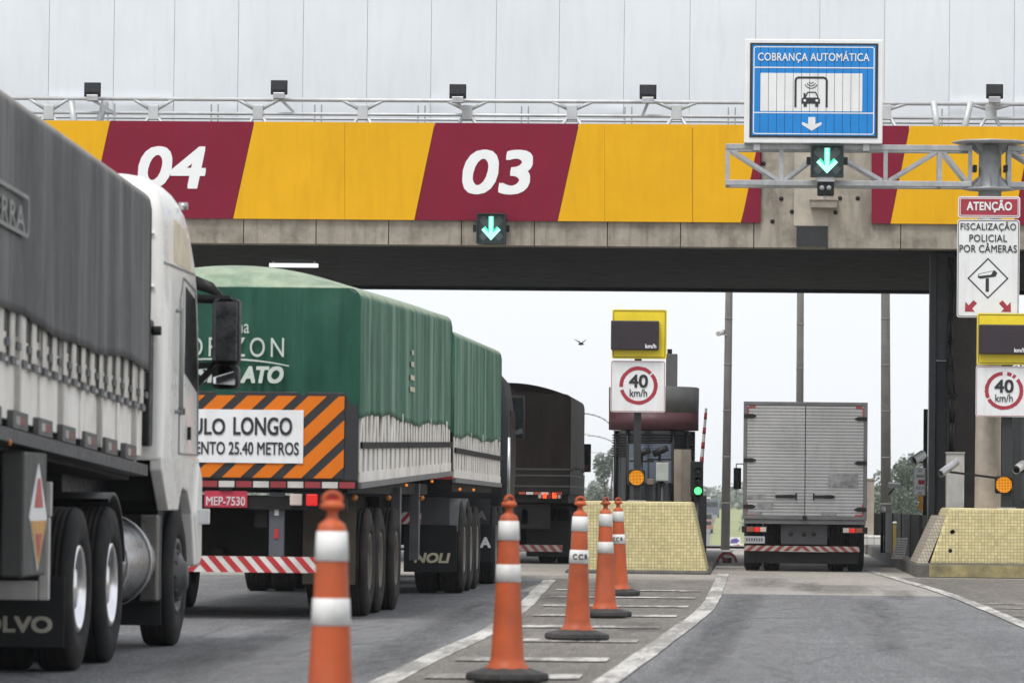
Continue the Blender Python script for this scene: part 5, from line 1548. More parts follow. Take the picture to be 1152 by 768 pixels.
    MB().box(-hw + .3, hw - .40, ya2 + .6, yf - .4, .45, 1.3).build('battery_box', black, t)
    flap(t, hw - .62, hw + .0, yf - .66, .17, .55, black)
    # cab
    cr, cf = 32.55 - Y0, 34.75 - Y0; chw = 1.27; cx = .09
    secs = [(1.40, chw, cr, cf, .07), (1.42, chw, cr, cf, .09), (2.0, chw, cr, cf - .02, .10), (2.45, chw, cr, cf - .08, .11), (2.75, chw - .005, cr, cf - .17, .12), (2.95, chw - .012, cr, cf - .30, .13), (3.15, chw - .022, cr, cf - .52, .14), (3.28, chw - .035, cr + .005, cf - .72, .15), (3.36, chw - .058, cr + .015, cf - .90, .16), (3.42, chw - .09, cr + .03, cf - 1.05, .17), (3.47, chw - .14, cr + .06, cf - 1.18, .18), (3.505, chw - .21, cr + .11, cf - 1.28, .18), (3.525, chw - .31, cr + .18, cf - 1.38, .18), (3.53, chw - .45, cr + .3, cf - 1.5, .15)]
    mb = MB(); mb.loft([rring(w, a, b_, r * (.5 if z < 3.3 else .75), z, 6, cx) for z, w, a, b_, r in secs]); cab = mb.build('cab', cab_paint, t)
    # lower corner: valance ahead of the wheel, bumper, skirt behind the wheel
    for sd in (1, -1):
        mb = MB(); X = cx + sd * (chw + .002)
        pts = [(cr + .0, 1.43), (cr + .02, 1.33), (cr + .44, 1.03), (cr + 1.0, 1.03), (cr + 1.08, 1.12), (yf + .02, 1.2), (yf + .36, 1.17), (yf + .6, 1.0), (yf + .80, .60), (cf + .02, .60), (cf + .02, 1.43)]
        mb.prismx(pts, *sorted((X, X - sd * .09))); mb.build('lower_side_panel', cab_paint, t, bevel=.012)
        m_ = MB(); m_.prismx([(yf - .6, 1.43), (yf - .66, 1.1), (yf - .56, .9), (yf + .6, .9), (yf + .6, 1.43)], *sorted((X - sd * .10, X - sd * .6))); m_.build('wheel_arch', black, t)
        # door outline, window, handle
        mb = MB(); x_ = cx + sd * (chw + .0)
        def q(y, z): return (cx + sd * ((chw - (.0 if z < 2.45 else (z - 2.45) * .022)) + .005), y, z)
        wpts = [(cr + 1.25, 2.08), (cf - .16, 1.95), (cf - .30, 2.66), (cr + 1.30, 2.74)]
        o_ = MB().add([q(*p) for p in wpts] + [(p_[0] - sd * .012, p_[1], p_[2]) for p_ in [q(*p) for p in wpts]], [(0, 1, 2, 3), (7, 6, 5, 4), (0, 4, 5, 1), (1, 5, 6, 2), (2, 6, 7, 3), (3, 7, 4, 0)]).build('side_window', side_glass, t)
        mb = MB(); lw = .012
        door = [(cr + .95, 1.46), (cr + .95, 2.62), (cr + 1.15, 2.80), (cf - .36, 2.74), (cf - .14, 1.95), (cf - .12, 1.46)]
        for a, b_ in zip(door, door[1:]): mb.bar(q(*a), q(*b_), lw, lw)
        for a, b_ in (((cr + .06, 2.86), (cf - .36, 2.86)), ((cr + .95, 1.46), (cf - .12, 1.46))): mb.bar(q(*a), q(*b_), lw, lw)
        mb.build('door_seam', M('seam_grey', (.24, .235, .225), .6), t)
        if sd > 0:
            MB().box(cx - chw + .1, cx + chw - .1, cr - .006, cr + .004, 2.855, 2.867).build('back_seam', M('seam_pale', (.42, .41, .39), .6), t)
            mb = MB(); 
            for a, b_ in (((cr + .72, 1.75), (cr + .72, 2.55)),): mb.tube((cx + chw + .05, a[0], a[1]), (cx + chw + .05, b_[0], b_[1]), .014, n=8)
            mb.tube((cx + chw - .01, cr + .72, 1.77), (cx + chw + .05, cr + .72, 1.77), .014, n=8); mb.tube((cx + chw - .01, cr + .72, 2.53), (cx + chw + .05, cr + .72, 2.53), .014, n=8)
            mb.build('grab_handle', M('handle_grey', (.3, .3, .3), .5), t)
        MB().cbox((cx + sd * (chw + .015), cr + 1.02, 1.78), (.03, .16, .05)).build('door_handle', black, t)
        # mirror housing on two arms
        mx = cx + sd * (chw + .23); my = cf - .12
        if sd > 0:
            p1_, p2_ = P(253, 372, Y0 + my), P(253, 423, Y0 + my); mx = p1_.x - X0; z1_, z2_ = p1_.z, p2_.z
        else: mx = -(mx) + 2 * cx
        xa = cx + sd * (chw - .05)
        mo = MB().loft([rring(w, -.05, .13, .02, z, 4, mx) for z, w in ((z1_ - .265, .075), (z1_ - .24, .095), (z1_, .098), (z1_ + .23, .095), (z1_ + .25, .07))]).build('mirror', black, t, bevel=.006); mo.location.y = my
        wedge([(mx - .082, z1_ - .235), (mx + .082, z1_ - .235), (mx + .082, z1_ + .225), (mx - .082, z1_ + .225)], mx - .08, -.085, .16 * sd, -.045, 'mirror_glass', M('mottled_mirror_reflection', (.03, .031, .034), .3, var=.85, scale=9), mo)  # mottled grey reflection painted into the glass colour as noise
        m2_ = MB().loft([rring(w, -.06, .12, .03, z, 4, mx) for z, w in ((z2_ - .10, .075), (z2_ - .07, .095), (z2_ + .06, .095), (z2_ + .09, .07))]).build('wide_angle_mirror', black, t, bevel=.006); m2_.location.y = my
        wedge([(mx - .075, z2_ - .06), (mx + .075, z2_ - .07), (mx + .078, z2_ + .035), (mx - .077, z2_ - .012)], mx - .08, -.09, .16 * sd, -.055, 'mirror_glass', mirror_mat, m2_)  # glass cut to the bright lower half of the reflection, dark above
        mb = MB(); mb.loft([[(xa, my + .1 + d, z1_ + .38 + e) for d, e in ((-.05, -.05), (.05, -.05), (.05, .06), (-.05, .06))], [(cx + sd * (chw + .10), my + .05 + d, z1_ + .33 + e) for d, e in ((-.05, -.045), (.05, -.045), (.05, .05), (-.05, .05))], [(mx - sd * .02, my + .04 + d, z1_ + .24 + e) for d, e in ((-.05, -.03), (.05, -.03), (.05, .035), (-.05, .035))]])
        mb.bar((xa, my + .05, z2_ - .10), (mx - sd * .06, my + .05, z2_ + .10), .05, .05)
        mb.build_each('mirror_arm', black, t)
    MB().prismx([(cf - .02, .58), (cf + .14, .62), (cf + .12, 1.3), (cf - .1, 1.42), (cf - .3, 1.0)], cx - chw - .02, cx + chw + .02).build('bumper', cab_paint, t, bevel=.04)
    MB().box(cx - chw + .12, cx + chw - .12, cf - .02, cf + .02, 1.5, 2.0).build('grille', black, t)
    ws = MB(); ws.add([(cx - 1.1, cf - .02, 2.08), (cx + 1.1, cf - .02, 2.08), (cx + 1.02, cf - .28, 2.85), (cx - 1.02, cf - .28, 2.85), (cx - 1.1, cf - .07, 2.08), (cx + 1.1, cf - .07, 2.08), (cx + 1.02, cf - .33, 2.85), (cx - 1.02, cf - .33, 2.85)], [(0, 1, 2, 3), (7, 6, 5, 4), (0, 4, 5, 1), (1, 5, 6, 2), (2, 6, 7, 3), (3, 7, 4, 0)]); ws.build('windscreen', glass_dark, t)
    MB().cbox((cx + chw + .06, cf - .1, .98), (.09, .05, .12)).build('side_lamp', sign_white, t, bevel=.01)
    MB().cbox((cx + chw + .01, cr + 1.5, 1.62), (.03, .05, .10)).build('side_turn_lamp', black, t)
    # back wall fittings: intake stack, vents
    a, b_ = P(161, 400, Y0 + cr - .1), P(173, 400, Y0 + cr - .1)
    MB().box(a.x - X0, b_.x - X0 - .01, cr - .22, cr - .02, 1.5, P(166, 360, Y0 + cr).z).build('intake_stack', black, t, bevel=.02)
    p = P(174, 372, Y0 + cr - .1); MB().tube((p.x - X0 - .04, cr - .12, p.z), (p.x - X0 + .05, cr - .12, p.z), .035, n=12).build('intake_mouth', black, t)
    mb = MB()
    for py in (262, 322, 388):
        p = P(166, py, Y0 + cr); mb.box(p.x - X0 - .06, p.x - X0 + .05, cr - .022, cr + .02, p.z - .008, p.z + .008)
    mb.build_each('back_rib', cab_paint, t, bevel=.004)
    p = P(204, 232, Y0 + cf - .75); MB().tube((p.x - X0 - .02, cf - .75, p.z), (p.x - X0 + .05, cf - .75, p.z), .03, n=10).build('air_horn', alu, t)
    # ochre decal on the upper cab side
    mb = MB(); pts = [(cr + .62, 2.90), (cr + 1.66, 2.86), (cr + 1.58, 2.98), (cr + 1.36, 3.16), (cr + .70, 3.22)]
    xq = lambda y, z: cx + chw - (.0 if z < 2.45 else (z - 2.45) * .03) + .007
    mb.add([(xq(y, z), y, z) for y, z in pts] + [(xq(y, z) - .012, y, z) for y, z in pts], [(0, 1, 2, 3, 4), (9, 8, 7, 6, 5), (0, 5, 6, 1), (1, 6, 7, 2), (2, 7, 8, 3), (3, 8, 9, 4), (4, 9, 5, 0)]); mb.build('cab_decal', M('tan_decal', (.64, .54, .40), .5), t)
    return t
near_truck()

# ------------------------------------------------------------------ green tarpaulin road train
def green_truck():
    Y0 = 41.0; s = 122.0; hw = 1.30; X0 = -3.66 - hw
    t = thing('road_train', 'long truck with green tarpaulins over two trailers and an orange striped rear board', 'truck', (X0, Y0, 0))
    L = lambda px, py: ((px - 404) / s + hw, (558.5 - py) / s + EYE)
    def side_wall(y0, y1, z_, zr, zh, hw, dxs, seed):
        """slatted white side with dark rail and lashings; z_ gives the bottom, zr the dark rail, zh the hem"""
        for sd in (1, -1):
            rnd = random.Random(seed); xo = lambda y: sd * (hw + dxs(y)) if sd > 0 else -(hw - dxs(y))
            def slab(mb, xa, xb, ya, yb, za, zb2, tilt=0.):
                vs = []
                for k, zf in enumerate((za, zb2)):
                    for y in (ya, yb):
                        y2 = y + tilt * k
                        for x in (xa, xb): vs.append((sd * x + dxs(y), y2, zf(y)))
                mb.add(vs, [(0, 2, 3, 1), (4, 5, 7, 6), (0, 1, 5, 4), (2, 6, 7, 3), (0, 4, 6, 2), (1, 3, 7, 5)])
            m1, m2, m3, m4, m5 = MB(), MB(), MB(), MB(), MB()
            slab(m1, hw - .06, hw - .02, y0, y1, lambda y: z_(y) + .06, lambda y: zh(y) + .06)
            slab(m2, hw - .05, hw + .012, y0, y1, lambda y: z_(y) + .055, lambda y: z_(y) + .15)
            y = y0
            while y < y1 - .05:
                w = rnd.uniform(.24, .34)
                slab(m2, hw - .03, hw + .006, y, min(y1, y + w), lambda y: z_(y) + .13, lambda y: zr(y) + .01)
                y += w + rnd.choice((.12, .15, .19))
            slab(m3, hw + .008, hw + .03, y0 + .05, y1 - .02, lambda y: zr(y) - .03, lambda y: zr(y) + .03)
            y = y0 + .03
            while y < y1 - .05:
                w = rnd.uniform(.12, .2)
                slab(m4, hw - .015, hw + .005, y, y + w, lambda y: zr(y) + .0, lambda y: zh(y) + .07, rnd.uniform(-.12, .2))
                y += w + rnd.uniform(.10, .19)
            slab(m5, hw - .1, hw + .03, y0, y1, z_, lambda y: z_(y) + .056)
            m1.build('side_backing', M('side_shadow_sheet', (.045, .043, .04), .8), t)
            m2.build('side_slat', slat_white, t); m3.build('rope_rail', dark, t); m4.build_each('lashing_strap', slat_white, t); m5.build('side_rail', M('rail_mid_grey', (.16, .16, .16), .6, dirt=(.08, .07, .06)), t)
    # rear trailer
    y1 = 10.1
    dx1 = lambda y: .016 * y
    zb1 = lambda y: 1.222 + .0175 * y; zr1 = lambda y: zb1(y) + .40 - .004 * y; zh1 = lambda y: zb1(y) + .69 - .014 * y
    ztop = lambda y: 3.075 + .0165 * y
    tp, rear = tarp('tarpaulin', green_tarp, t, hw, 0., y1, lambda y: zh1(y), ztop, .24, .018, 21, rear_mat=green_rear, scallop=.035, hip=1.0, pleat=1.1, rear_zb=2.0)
    for o in (tp,):
        o.rotation_euler = (0, 0, -.016)
    side_wall(.05, y1, zb1, zr1, zh1, hw, dx1, 3)
    MB().box(-1.2, 1.2, .06, y1, 1.18, 1.30).build('floor', dark, t)
    # tarp lettering
    for body, c0, cy, w, h, k in (('HORIZON', 254, 391.5, 130, 22, dict(spacing=1.35)), ('na', 272.5, 370.5, 13.5, 10.5, {})):
        x, z = L(c0, cy); text('lettering', body, (x, -.045, z), w / s, h / s, pale_letters, rear, **k)
    x, z = L(294.5, 422.5); text('lettering', 'ATO', (x, -.045, z), 47 / s, 17.5 / s, pale_letters, rear, bold=.05, shear=.2)
    x, z = L(230, 422.5); text('lettering', 'SI', (x, -.045, z), 19 / s, 17.5 / s, pale_letters, rear, bold=.05, shear=.2)
    mb = MB(); pts = [(180 + 145 * k / 16, 408 - 5 * sin(pi * k / 16 * .62) + 9 * (k / 16) ** 3) for k in range(17)]
    for a, b_ in zip(pts, pts[1:]): mb.bar((L(*a)[0], -.046, L(*a)[1]), (L(*b_)[0], -.046, L(*b_)[1]), .016 * (1.2 - .8 * abs(pts.index(a) / 16 - .5) * 1.6), .004)
    mb.build('lettering_swash', pale_letters, rear)
    mb = MB()
    for z0_, w_ in ((2.24, .5), (2.36, .42), (2.5, .3), (2.62, .16)):
        mb.box(hw + .028, hw + .034, 5.0 - w_ / 2, 5.0 + w_ / 2, z0_, z0_ + .05)
    mb.build_each('stencil_mark', cream_letters, tp)
    # rear board: orange and black diagonal stripes round a white notice
    xb0, zb0 = L(98, 541); xb1, zb1_ = L(402, 444)
    MB().box(-hw, hw, -.02, .06, zb0, zb1_ + .02).build('rear_board', sign_black, t, bevel=.006)
    xs0, zs0 = L(112, 538.5); xs1, zs1 = L(388, 446)
    hz = hazard_plate(t, 'hazard_panel', xs0, xs1, zs0, zs1, -.034, sign_black, hazard_orange, 34.5 / s, 21 / s, slope=1.05, th=.012)
    xw0, zw0 = L(160, 522); xw1, zw1 = L(342, 462)
    MB().box(xw0, xw1, -.05, -.040, zw0, zw1).build('notice_board', sign_white, t)
    x, z = L(296, 480.5); text('lettering', 'LONGO', (x, -.051, z), 66 / s, 19.5 / s, sign_black, t, bold=.02)
    x, z = L(214, 479); text('lettering', 'VEÍCULO', (x, -.051, z), 78 / s, 22.5 / s, sign_black, t, bold=.02)
    x, z = L(250, 505.5); text('lettering', 'COMPRIMENTO 25.40 METROS', (x, -.051, z), 174 / s, 14 / s, sign_black, t, bold=.012)
    # reflective strip, lamps, plate, bumper
    mb = MB(); m2 = MB(); x = -hw + .03; k = 0
    while x < hw - .05:
        (mb if k % 2 else m2).box(x, x + .145, -.03, -.02, L(0, 549.5)[1], L(0, 542.5)[1]); x += .16; k += 1
    o = MB().box(-hw, hw, -.018, .2, L(0, 551.5)[1], L(0, 541)[1] - .003).build('rear_crossmember', dark, t)
    mb.build_each('red_reflector', M('dirty_red_tape', (.26, .03, .035), .5), o); m2.build_each('white_reflector', M('dirty_white_tape', (.5, .48, .46), .5), o)
    x, z = L(254.5, 563.5); o = MB().box(x - .2, x + .2, -.01, .0, z - .075, z + .08).build('number_plate', plate_red, t, bevel=.004)
    text('lettering', 'MEP-7530', (x, -.011, z - .015), .36, .08, M('plate_lettering', (.62, .5, .52), .5), o, bold=.02)
    MB().cbox((x, .0, z + .10), (.12, .06, .03)).build('plate_lamp', black, t)
    MB().box(-hw + .1, hw - .1, .02, .10, 1.02, 1.14).build('lamp_bar', dark, t)
    for sd in (1, -1):
        for px, m, w in ((334, lens_clear, 14), (352, brake_red if sd > 0 else lens_red, 13), (375, lens_red, 20)):
            xx, zz = L(px, 563); xx *= sd; 
            MB().box(xx - w / 2 / s, xx + w / 2 / s, -.01, .03, zz - .055, zz + .055).build('tail_lamp', m, t, bevel=.012)
        xx, zz = L(360, 563); MB().box(sd * xx - .24, sd * xx + .24, .03, .06, zz - .075, zz + .075).build('lamp_holder', black, t)
        flap(t, *sorted((sd * L(333, 0)[0], sd * L(394, 0)[0])), .75, .32, 1.05, M('muddy_flap', (.085, .068, .05), .9, dirt=(.04, .035, .03)))
    x0, z0 = L(303, 627); x1, z1 = L(320, 551)
    for q in (1, -1):
        o = MB().box(*sorted((q * x0, q * x1)), .06, .14, z0, z1).build('bumper_post', M('post_blue_grey', (.075, .08, .095), .55), t, bevel=.008)
        MB().box(q * (x0 + .07) - .02, q * (x0 + .07) + .02, .05, .059, L(0, 607)[1], L(0, 596)[1]).build('red_reflector', refl_red, o)
        MB().box(q * (x0 + .07) - .02, q * (x0 + .07) + .02, .05, .059, L(0, 581)[1], L(0, 571)[1]).build('white_reflector', refl_white, o)
    hazard_plate(t, 'bumper', -hw + .05, L(358, 0)[0], L(0, 645.5)[1], L(0, 627.5)[1], .03, refl_white, refl_red, .135, .068, slope=.9, mirror=True, th=.05)
    mb = MB(); mb.box(-.45, -.33, .1, y1 + 3, .85, 1.15); mb.box(.33, .45, .1, y1 + 3, .85, 1.15); 
    mb.box(-1.0, 1.0, 1.0, 1.1, .55, 1.15); mb.build('chassis', dark, t)
    MB().lathe([(0, .0), (.06, .0), (.06, .30), (0, .3)], 'y', (-.1, .8, .62), 14).build('air_tank', dark, t)
    # wheels of the rear trailer
    for y in (1.75, 3.0, 4.3):
        for sd in (1, -1): wheel(t, sd, hw - .02 + (.05 if y > 4 else 0), y, .52, True, dusty_rubber, M('muddy_rim', (.13, .115, .095), .7, dirt=(.06, .05, .04)), 'drive')
    mb = MB()
    for y in (1.75, 3.0, 4.3): mb.tube((-1.1, y, .52), (1.1, y, .52), .085)
    mb.build_each('axle', dark, t)
    for y in (1.75, 3.0, 4.3):
        for sd in (1, -1): pass
    # frames and stowage under the front of the rear trailer
    mb = MB(); mb.box(hw - .12, hw - .03, 5.3, 5.5, .45, 1.25); mb.box(hw - .16, hw - .06, 8.3, 8.5, .45, 1.3); mb.build_each('landing_leg', M('leg_grey', (.09, .09, .095), .6), t)
    # second trailer
    y2, y3 = 10.55, 20.1; dx2 = lambda y: .165 + .0075 * (y - y2)
    zb2 = lambda y: 1.325 - .003 * (y - y2); zr2 = lambda y: zb2(y) + .375 + .002 * (y - y2); zh2 = lambda y: zb2(y) + .54 + .008 * (y - y2)
    zt2 = lambda y: 3.10 + .009 * (y - y2)
    holder = bpy.data.objects.new('front_trailer', None); C.objects.link(holder); holder.parent = t
    tp2, _ = tarp('tarpaulin', green_tarp, t, hw, y2, y3, zh2, zt2, .14, .018, 33, scallop=.03, hip=.7, pleat=1.0)
    bpy.data.objects.remove(holder)
    tp2.location.x = .165 - .0075 * y2 + .0075 * y2; tp2.rotation_euler = (0, 0, -.0)
    tp2.location.x = .165
    side_wall(y2 + .03, y3, zb2, zr2, zh2, hw, lambda y: .165, 5)
    MB().box(-1.05, 1.35, y2, y3, 1.22, 1.36).build('floor', dark, t)
    MB().box(-1.1, 1.46, y2 - .03, y2 + .03, 1.22, 1.9).build('rear_board', dark, t)
    MB().box(.9, 1.46, y2 - .04, y2 - .03, 1.36, 1.43).build('red_reflector', refl_red, t)
    mb = MB(); mb.box(-.3, -.18, y2 + .1, y3 + 4, .85, 1.15); mb.box(.48, .6, y2 + .1, y3 + 4, .85, 1.15); mb.build('chassis', dark, t)
    rimB = M('dusty_rim', (.2, .19, .17), .6, dirt=(.08, .07, .06))
    for y in (12.6, 13.85, 15.1):
        for sd in (1, -1):
            w = wheel(t, sd, hw + .02, y, .52, True, dusty_rubber, rimB, 'drive'); w.location.x += .165
    fl = flap(t, hw - .50, hw + .13, 11.85, .26, .82, black)
    text('lettering', 'NOLI', (hw - .16, 11.848, .43), .42, .11, cream_letters, fl, bold=.05, shear=.2)
    hazard_plate(t, 'reflective_panel', hw - .62, hw - .28, .83, .97, 11.6, refl_white, refl_red, .11, .055, slope=.9, rev=True)
    for sd in (1,):
        mb = MB()
        for y in (12.6, 13.85): mb.lathe([(.60, -.3), (.60, .1), (.62, .1), (.62, -.3)], 'x', (hw + .03, y, .52), 18, ang=(pi * .12, pi * .88))
        mb.build('fender', M('fender_grey', (.075, .075, .08), .55, dirt=(.12, .11, .1)), t)
        MB().box(hw - .55, hw + .04, 11.9, 11.94, .82, 1.14).build('fender_front', M('fender_grey_plate', (.07, .07, .075), .55), t)
    # tractor
    yt = 20.9; xo = .24
    for y in (18.6, 19.95):
        for sd in (1, -1):
            w = wheel(t, sd, hw + .02, y, .52, True, rubber, rimB, 'drive'); w.location.x += .2
    w = wheel(t, 1, hw - .1, 23.4, .52, False, rubber, rimB, 'steer'); w.location.x += xo
    w = wheel(t, -1, hw - .1, 23.4, .52, False, rubber, rimB, 'steer'); w.location.x += xo
    fl = flap(t, hw - .42, hw + .2, 17.8, .3, .78, black); text('lettering', 'SCANIA', (hw - .16, 17.798, .56), .68, .13, white_letters, fl, bold=.05)
    fl = flap(t, hw - .42, hw + .2, 17.3, .80, 1.14, M('second_flap', (.03, .03, .032), .7))
    text('lettering', 'SCANIA', (hw - .16, 17.298, .92), .62, .11, M('dim_letters', (.16, .16, .16), .7), fl, bold=.05)
    mb = MB(); mb.loft([rring(w_, a, b_, r, z, 5, xo) for z, w_, a, b_, r in ((.9, 1.2, 22.1, 24.3, .12), (1.5, 1.22, 22.0, 24.35, .14), (2.3, 1.22, 22.0, 24.25, .15), (2.8, 1.15, 22.05, 23.9, .2), (2.98, 1.0, 22.2, 23.6, .2))]); mb.build('cab', M('tractor_cab_paint', (.022, .023, .026), .6, spec=.2), t)
    MB().box(xo + 1.205, xo + 1.225, 22.7, 23.8, 1.75, 2.4).build('side_window', side_glass, t)
    MB().box(xo - 1.1, xo + 1.1, 24.2, 24.32, 1.7, 2.5).build('windscreen', glass_dark, t)
    MB().box(xo - 1.2, xo + 1.2, 24.0, 24.45, .45, 1.0).build('bumper', dark, t, bevel=.03)
    MB().tube((hw + xo - .02, 21.3, 1.0), (hw + xo - .02, 21.3, 2.0), .022).build('exhaust_stack', alu, t)
    MB().tube((.8, 20.8, .7), (.8, 22.2, .7), .3, n=20).build('fuel_tank', alu, t)
    Ym = Y0 + 24.2
    for pyc, h, w_, nm in ((468, .20, .10, 'mirror'),):
        p = P(582, pyc, Ym); xx = p.x - X0; zz = p.z
        o = MB().loft([rring(.10, -.06, .08, .03, zz - .33, 4, xx), rring(.11, -.06, .09, .03, zz, 4, xx), rring(.10, -.06, .08, .03, zz + .30, 4, xx)]).build('mirror', black, t, bevel=.006); o.location.y = 24.2
        MB().prism([(xx - .08, zz - .29), (xx + .09, zz - .25), (xx + .08, zz - .18), (xx - .085, zz - .22)], -.07, -.062).build('mirror_glass', mirror_mat, o)  # bright lower part of the reflection cut as its own strip
        MB().prism([(xx - .085, zz + .27), (xx - .085, zz - .2), (xx + .085, zz - .16), (xx + .085, zz + .27)], -.068, -.061).build('mirror_glass', glass_dark, o)  # dark upper part of the reflection put into a dark pane
        mb = MB(); mb.bar((xo + 1.1, 24.2, zz + .45), (xx - .02, 24.22, zz + .30), .035, .04); mb.bar((xo + 1.15, 24.2, zz - .35), (xx, 24.22, zz - .3), .04, .04)
        mb.build_each('mirror_arm', black, t)
    # amber side markers below the rails
    mb = MB()
    for px, py, y in ((452, 553.5, 5.0), (480, 550, 8.0)): mb.lathe([(0, -.016), (.014, -.013), (.016, 0)], 'y', (hw + dx1(y) - .02, y, 1.185 + .0175 * y), 10)
    for y in (12.2, 14.8): mb.lathe([(0, -.016), (.017, -.013), (.018, 0)], 'y', (hw + .14, y, 1.25), 10)
    mb.build_each('side_marker', marker_amber, t)
    mb = MB()
    for y in (.3, 3.5, 7.2): mb.lathe([(0, -.03), (.026, -.024), (.03, 0)], 'y', (hw - .06 + dx1(y), y, 1.14), 12)
    mb.build_each('rear_side_lamp', lens_amber, t)
green_truck()

# ------------------------------------------------------------------ dark brown truck ahead
def brown_truck():
    Y0 = 78.0; s = FPX / Y0; hw = 1.15; xr = P(641, 550, Y0).x; X0 = xr - hw
    t = thing('tarpaulin_truck', 'dark brown canvas truck with lit orange tail lamps ahead of the green truck', 'truck', (X0, Y0, 0))
    L = lambda px, py: (P(px, py, Y0).x - X0, P(px, py, Y0).z)
    zt = L(600, 443)[1]; zr = L(600, 529)[1]; zb = L(600, 556)[1]
    tarp('tarpaulin', brown_tarp, t, hw, 0, 6.2, lambda y: zr + .02, lambda y: zt, .22, .02, 61, scallop=.02, hip=.6, pleat=.8)
    body = M('dark_body_paint', (.011, .009, .008), .65, dirt=(.03, .025, .021), spec=.25)
    mb = MB(); mb.box(-hw + .02, hw - .02, -.012, .03, zb, zr + .05)
    for sd in (-1, 1): mb.box(*sorted((sd * (hw - .03), sd * hw)), .04, 6.2, zb, zr + .05)
    mb.build('dropside', body, t, bevel=.006)
    mb = MB()
    for z in (L(0, 521)[1], L(0, 528)[1], L(0, 540)[1]):
        mb.box(-hw, hw, -.022, -.013, z - .015, z + .015)
        for sd in (-1, 1): mb.box(*sorted((sd * (hw + .002), sd * (hw + .012))), .0, 6.1, z - .012, z + .012)
    mb.build('side_trim', M('trim_brown', (.06, .052, .045), .6), t)
    MB().box(-hw + .03, hw - .03, .04, 6.2, zb - .14, zb - .004).build('floor', dark, t)
    mb = MB(); m2 = MB(); z = L(0, 548)[1]
    for k, (a, b_) in enumerate(((566, 571), (572, 581), (590, 597), (598, 606), (607, 614), (615, 623), (630, 638))):
        (mb if k in (0, 2, 4, 6) else m2).box(L(a, 0)[0], L(b_, 0)[0], -.03, -.013, z - .022, z + .022)
    mb.build_each('red_reflector', M('orange_red_tape', (.45, .07, .04), .4), t); m2.build_each('white_reflector', refl_white, t)
    for sd in (1, -1):
        xx, z = L(618, 557); xx *= sd
        MB().box(xx - .23, xx + .23, -.01, .05, z - .07, z + .07).build('lamp_holder', black, t)
        for dx, m, w in ((-.08, brake_orange, .07), (.0, lens_red, .05), (.09, brake_orange, .08), (-.165, lens_clear, .05), (.175, lens_clear, .05)):
            MB().box(xx + dx - w / 2, xx + dx + w / 2, -.03, -.012, z - .05, z + .05).build('tail_lamp', m, t, bevel=.008)
        flap(t, *sorted((sd * .35, sd * (hw - .03))), .9, .12, .75, black)
        for y in (1.7, 2.95): wheel(t, sd, hw - .03, y, .5, True, rubber, steel_rim, 'drive')
        wheel(t, sd, hw - .05, 7.2, .5, False, rubber, steel_rim, 'steer')
    mb = MB(); mb.box(-.42, -.3, .1, 8, .7, .95); mb.box(.3, .42, .1, 8, .7, .95); mb.box(-.8, .8, .1, .2, .62, 1.05); mb.box(-1.0, 1.0, 2.2, 4.2, .3, 1.0); mb.build('chassis', dark, t)  # widest box is an added dark filler closing the bright gap underneath
    hazard_plate(t, 'bumper', -hw + .1, hw - .12, L(0, 613)[1], L(0, 605.5)[1], .0, M('dim_white_tape', (.22, .21, .2), .6), M('dim_red_tape', (.16, .03, .03), .6), .16, .08, slope=.9, mirror=True, th=.06)
    mb = MB(); mb.loft([rring(w_, a, b_, r, z, 4) for z, w_, a, b_, r in ((.75, 1.08, 6.5, 8.3, .12), (1.6, 1.1, 6.45, 8.3, .12), (2.3, 1.05, 6.5, 8.0, .15), (2.5, .9, 6.6, 7.8, .15))]); mb.build('cab', body, t)
    MB().box(1.085, 1.105, 7.0, 8.0, 1.6, 2.1).build('side_window', glass_dark, t)
    MB().box(-1, 1, 8.1, 8.27, 1.5, 2.15).build('windscreen', glass_dark, t)
    Ym = Y0 + 7.6; p = P(660.5, 515, Ym); xx = p.x - X0
    o = MB().loft([rring(.075, -.05, .05, .03, p.z + z, 4, xx) for z in (-.27, 0, .27)]).build('mirror', black, t, bevel=.01); o.location.y = 7.6
    MB().box(xx - .06, xx + .06, -.058, -.051, p.z - .25, p.z - .13).build('mirror_glass', M('reddish_mirror', (.16, .05, .045), .3), o)
    mb = MB(); mb.bar((1.05, 7.6, p.z + .15), (xx, 7.6, p.z + .12), .03, .03); mb.bar((1.05, 7.6, p.z - .1), (xx, 7.6, p.z - .12), .03, .03); mb.build_each('mirror_arm', black, t)
brown_truck()

